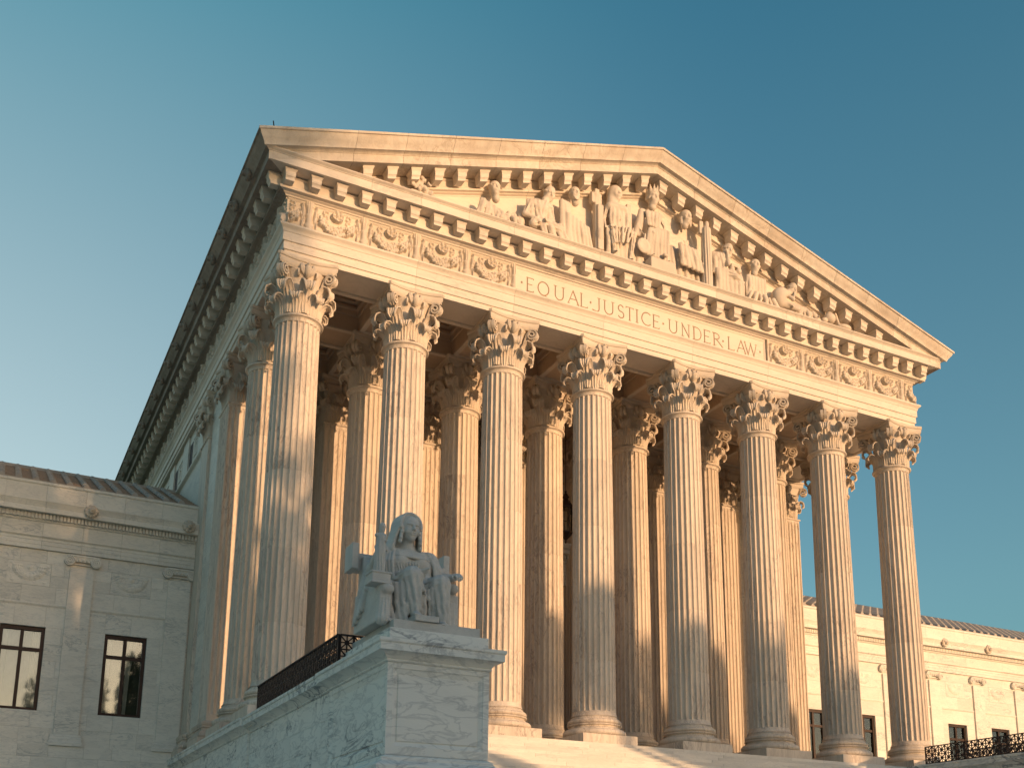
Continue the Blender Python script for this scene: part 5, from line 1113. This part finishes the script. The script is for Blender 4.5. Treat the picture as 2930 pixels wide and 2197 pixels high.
prop('carved_urn', 'round urn carved in the right corner of the pediment', [ell((22.08, -1.1, 18.66), (.27, .24, .24), .05), cap((22.08, -1.1, 18.82), (22.08, -1.1, 18.98), .12, .14, .04), ell((21.78, -1.1, 18.50), (.14, .12, .12), .04)])
prop('carved_scroll', 'leaning rolled scroll carved next to the urn at the right corner', [cap((22.42, -1.1, 18.95), (22.62, -1.1, 18.40), .065, .065, .02), ell((22.9, -1.1, 18.45), (.35, .2, .14), .05)])
lf = []; rr = random.Random(9)
for k in range(46):
    a = rr.uniform(0, pi); q = rr.uniform(.08, .42); x, z = 3.66+q*cos(a)*.85, 18.48+q*sin(a)*1.25; lf.append(ell((x, -1.1-rr.uniform(0, .12), z), (rr.uniform(.04, .09), .05, rr.uniform(.05, .10)), .02, rr.uniform(0, 3)))
lf += [bx((3.66, -1.0, 18.30), (.36, .14, .18), .02, .02), cap((3.95, -1.05, 18.5), (4.35, -1.05, 18.3), .12, .10, .05)]
prop('carved_foliage', 'leafy carved ornament in the left corner of the pediment', lf)
# ================================================================== TREES ACROSS THE PLAZA (they shade the lower front)
def crown_mesh(seed, rx, ry, rz, n, lsz):
    r = np.random.default_rng(seed); V = []; F = []
    cl = r.normal(size=(42, 3)); cl /= np.linalg.norm(cl, axis=1)[:, None]; cl *= r.uniform(.25, .95, (42, 1)); cr = r.uniform(.20, .38, 42)
    k = r.integers(0, 42, n); d = r.normal(size=(n, 3)); d /= np.linalg.norm(d, axis=1)[:, None]; p = (cl[k]+d*cr[k][:, None]*r.uniform(.5, 1, (n, 1)))*np.array([rx, ry, rz])
    u = r.normal(size=(n, 3)); u /= np.linalg.norm(u, axis=1)[:, None]; w = np.cross(u, r.normal(size=(n, 3))); w /= np.linalg.norm(w, axis=1)[:, None]; s = lsz*r.uniform(.6, 1.3, (n, 1))
    A, B, C, D = p-u*s, p+w*s*.5, p+u*s, p-w*s*.5; V = np.stack([A, B, C, D], 1).reshape(-1, 3)
    me = bpy.data.meshes.new('crown'); me.vertices.add(4*n); me.vertices.foreach_set('co', V.astype(np.float32).ravel()); me.loops.add(4*n); me.loops.foreach_set('vertex_index', np.arange(4*n, dtype=np.int32)); me.polygons.add(n); me.polygons.foreach_set('loop_start', np.arange(0, 4*n, 4, dtype=np.int32)); me.update(calc_edges=True); me.materials.append(M_LEAF); return me
def tree(label, x, y, top, base, rad, cm, rz=0.0):
    t = thing('oak_tree', label, 'tree', (x, y, -6.6), 'trees across the plaza'); zc = (top+base)/2; hz = (top-base)/2
    r = random.Random(int(x*7+y)); g = G(); g.tube([(x, y, -6.6), (x+.2, y, -3), (x, y+.3, zc)], [.55, .42, .2], 9)
    for k in range(9):
        a = k*.7+r.random(); z = base-1+(zc-base)*k/8; g.tube([(x, y, z), (x+cos(a)*rad*.35, y+sin(a)*rad*.35, z+hz*.35), (x+cos(a)*rad*.7, y+sin(a)*rad*.7, z+hz*.75)], [.2, .12, .04], 6)
    g.obj('trunk', M_BARK, t)
    c = link('crown', cm, t, (x, y, zc), rz); c.scale = (rad, rad, hz); return t
CR_THIN = crown_mesh(5, 1, 1, 1, 2300, .062)
CR = [crown_mesh(s, 1, 1, 1, 9500, .062) for s in (1, 2)]
def front_to(xf, y): return xf + (-y)*tan(SUN_A)
TREES = [  # x where the shadow meets the facade plane, y, top as seen on the facade, bottom, radius, label
    (-4.3, -47, 15, -9, 5.4, 'dense tall oak tree across the plaza left of the stairs'),
    (-3.6, -85, 27, 9, 4.6, 'tallest thin-leaved oak tree far across the plaza'),
    (-3.4, -60, 14.0, -9, 4.4, 'extra unseen oak tree behind the dense tall one, added to shade the left wing'),  # extra unseen tree, added to block a stray sun strip on the left wing
    (-9.8, -52, 13.5, -9, 5.6, 'broad oak tree across the plaza left of the tallest one'),
    (-19, -55, 10, -9, 5.5, 'leftmost oak tree across the plaza'),
    (-4.6, -44, 3.5, -9, 4.2, 'low young oak tree nearest to the stairs'),
    (3.6, -50, -0.9, -9, 3.0, 'very low clipped oak tree near the foot of the stairs'),
    (11.3, -62, 6.0, 1.2, 2.4, 'small oak tree with a high crown in front of the middle columns'),
    (15.4, -66, 4.9, -4, 3.0, 'rounded oak tree across the plaza beyond the middle columns'),
    (19.2, -64, 5.8, -4, 2.7, 'slightly taller oak tree right of the rounded one'),
    (22.7, -68, 3.6, 0.2, 2.2, 'rightmost oak tree across the plaza')]
for i, (xf, y, top, bot, rad, lab) in enumerate(TREES):
    dz = (-y)/cos(SUN_A)*tan(SUN_E); tree(lab, front_to(xf, y), y, top+dz, max(-4.5, bot+dz), rad, CR_THIN if i == 1 else CR[i % 2], i*1.3)
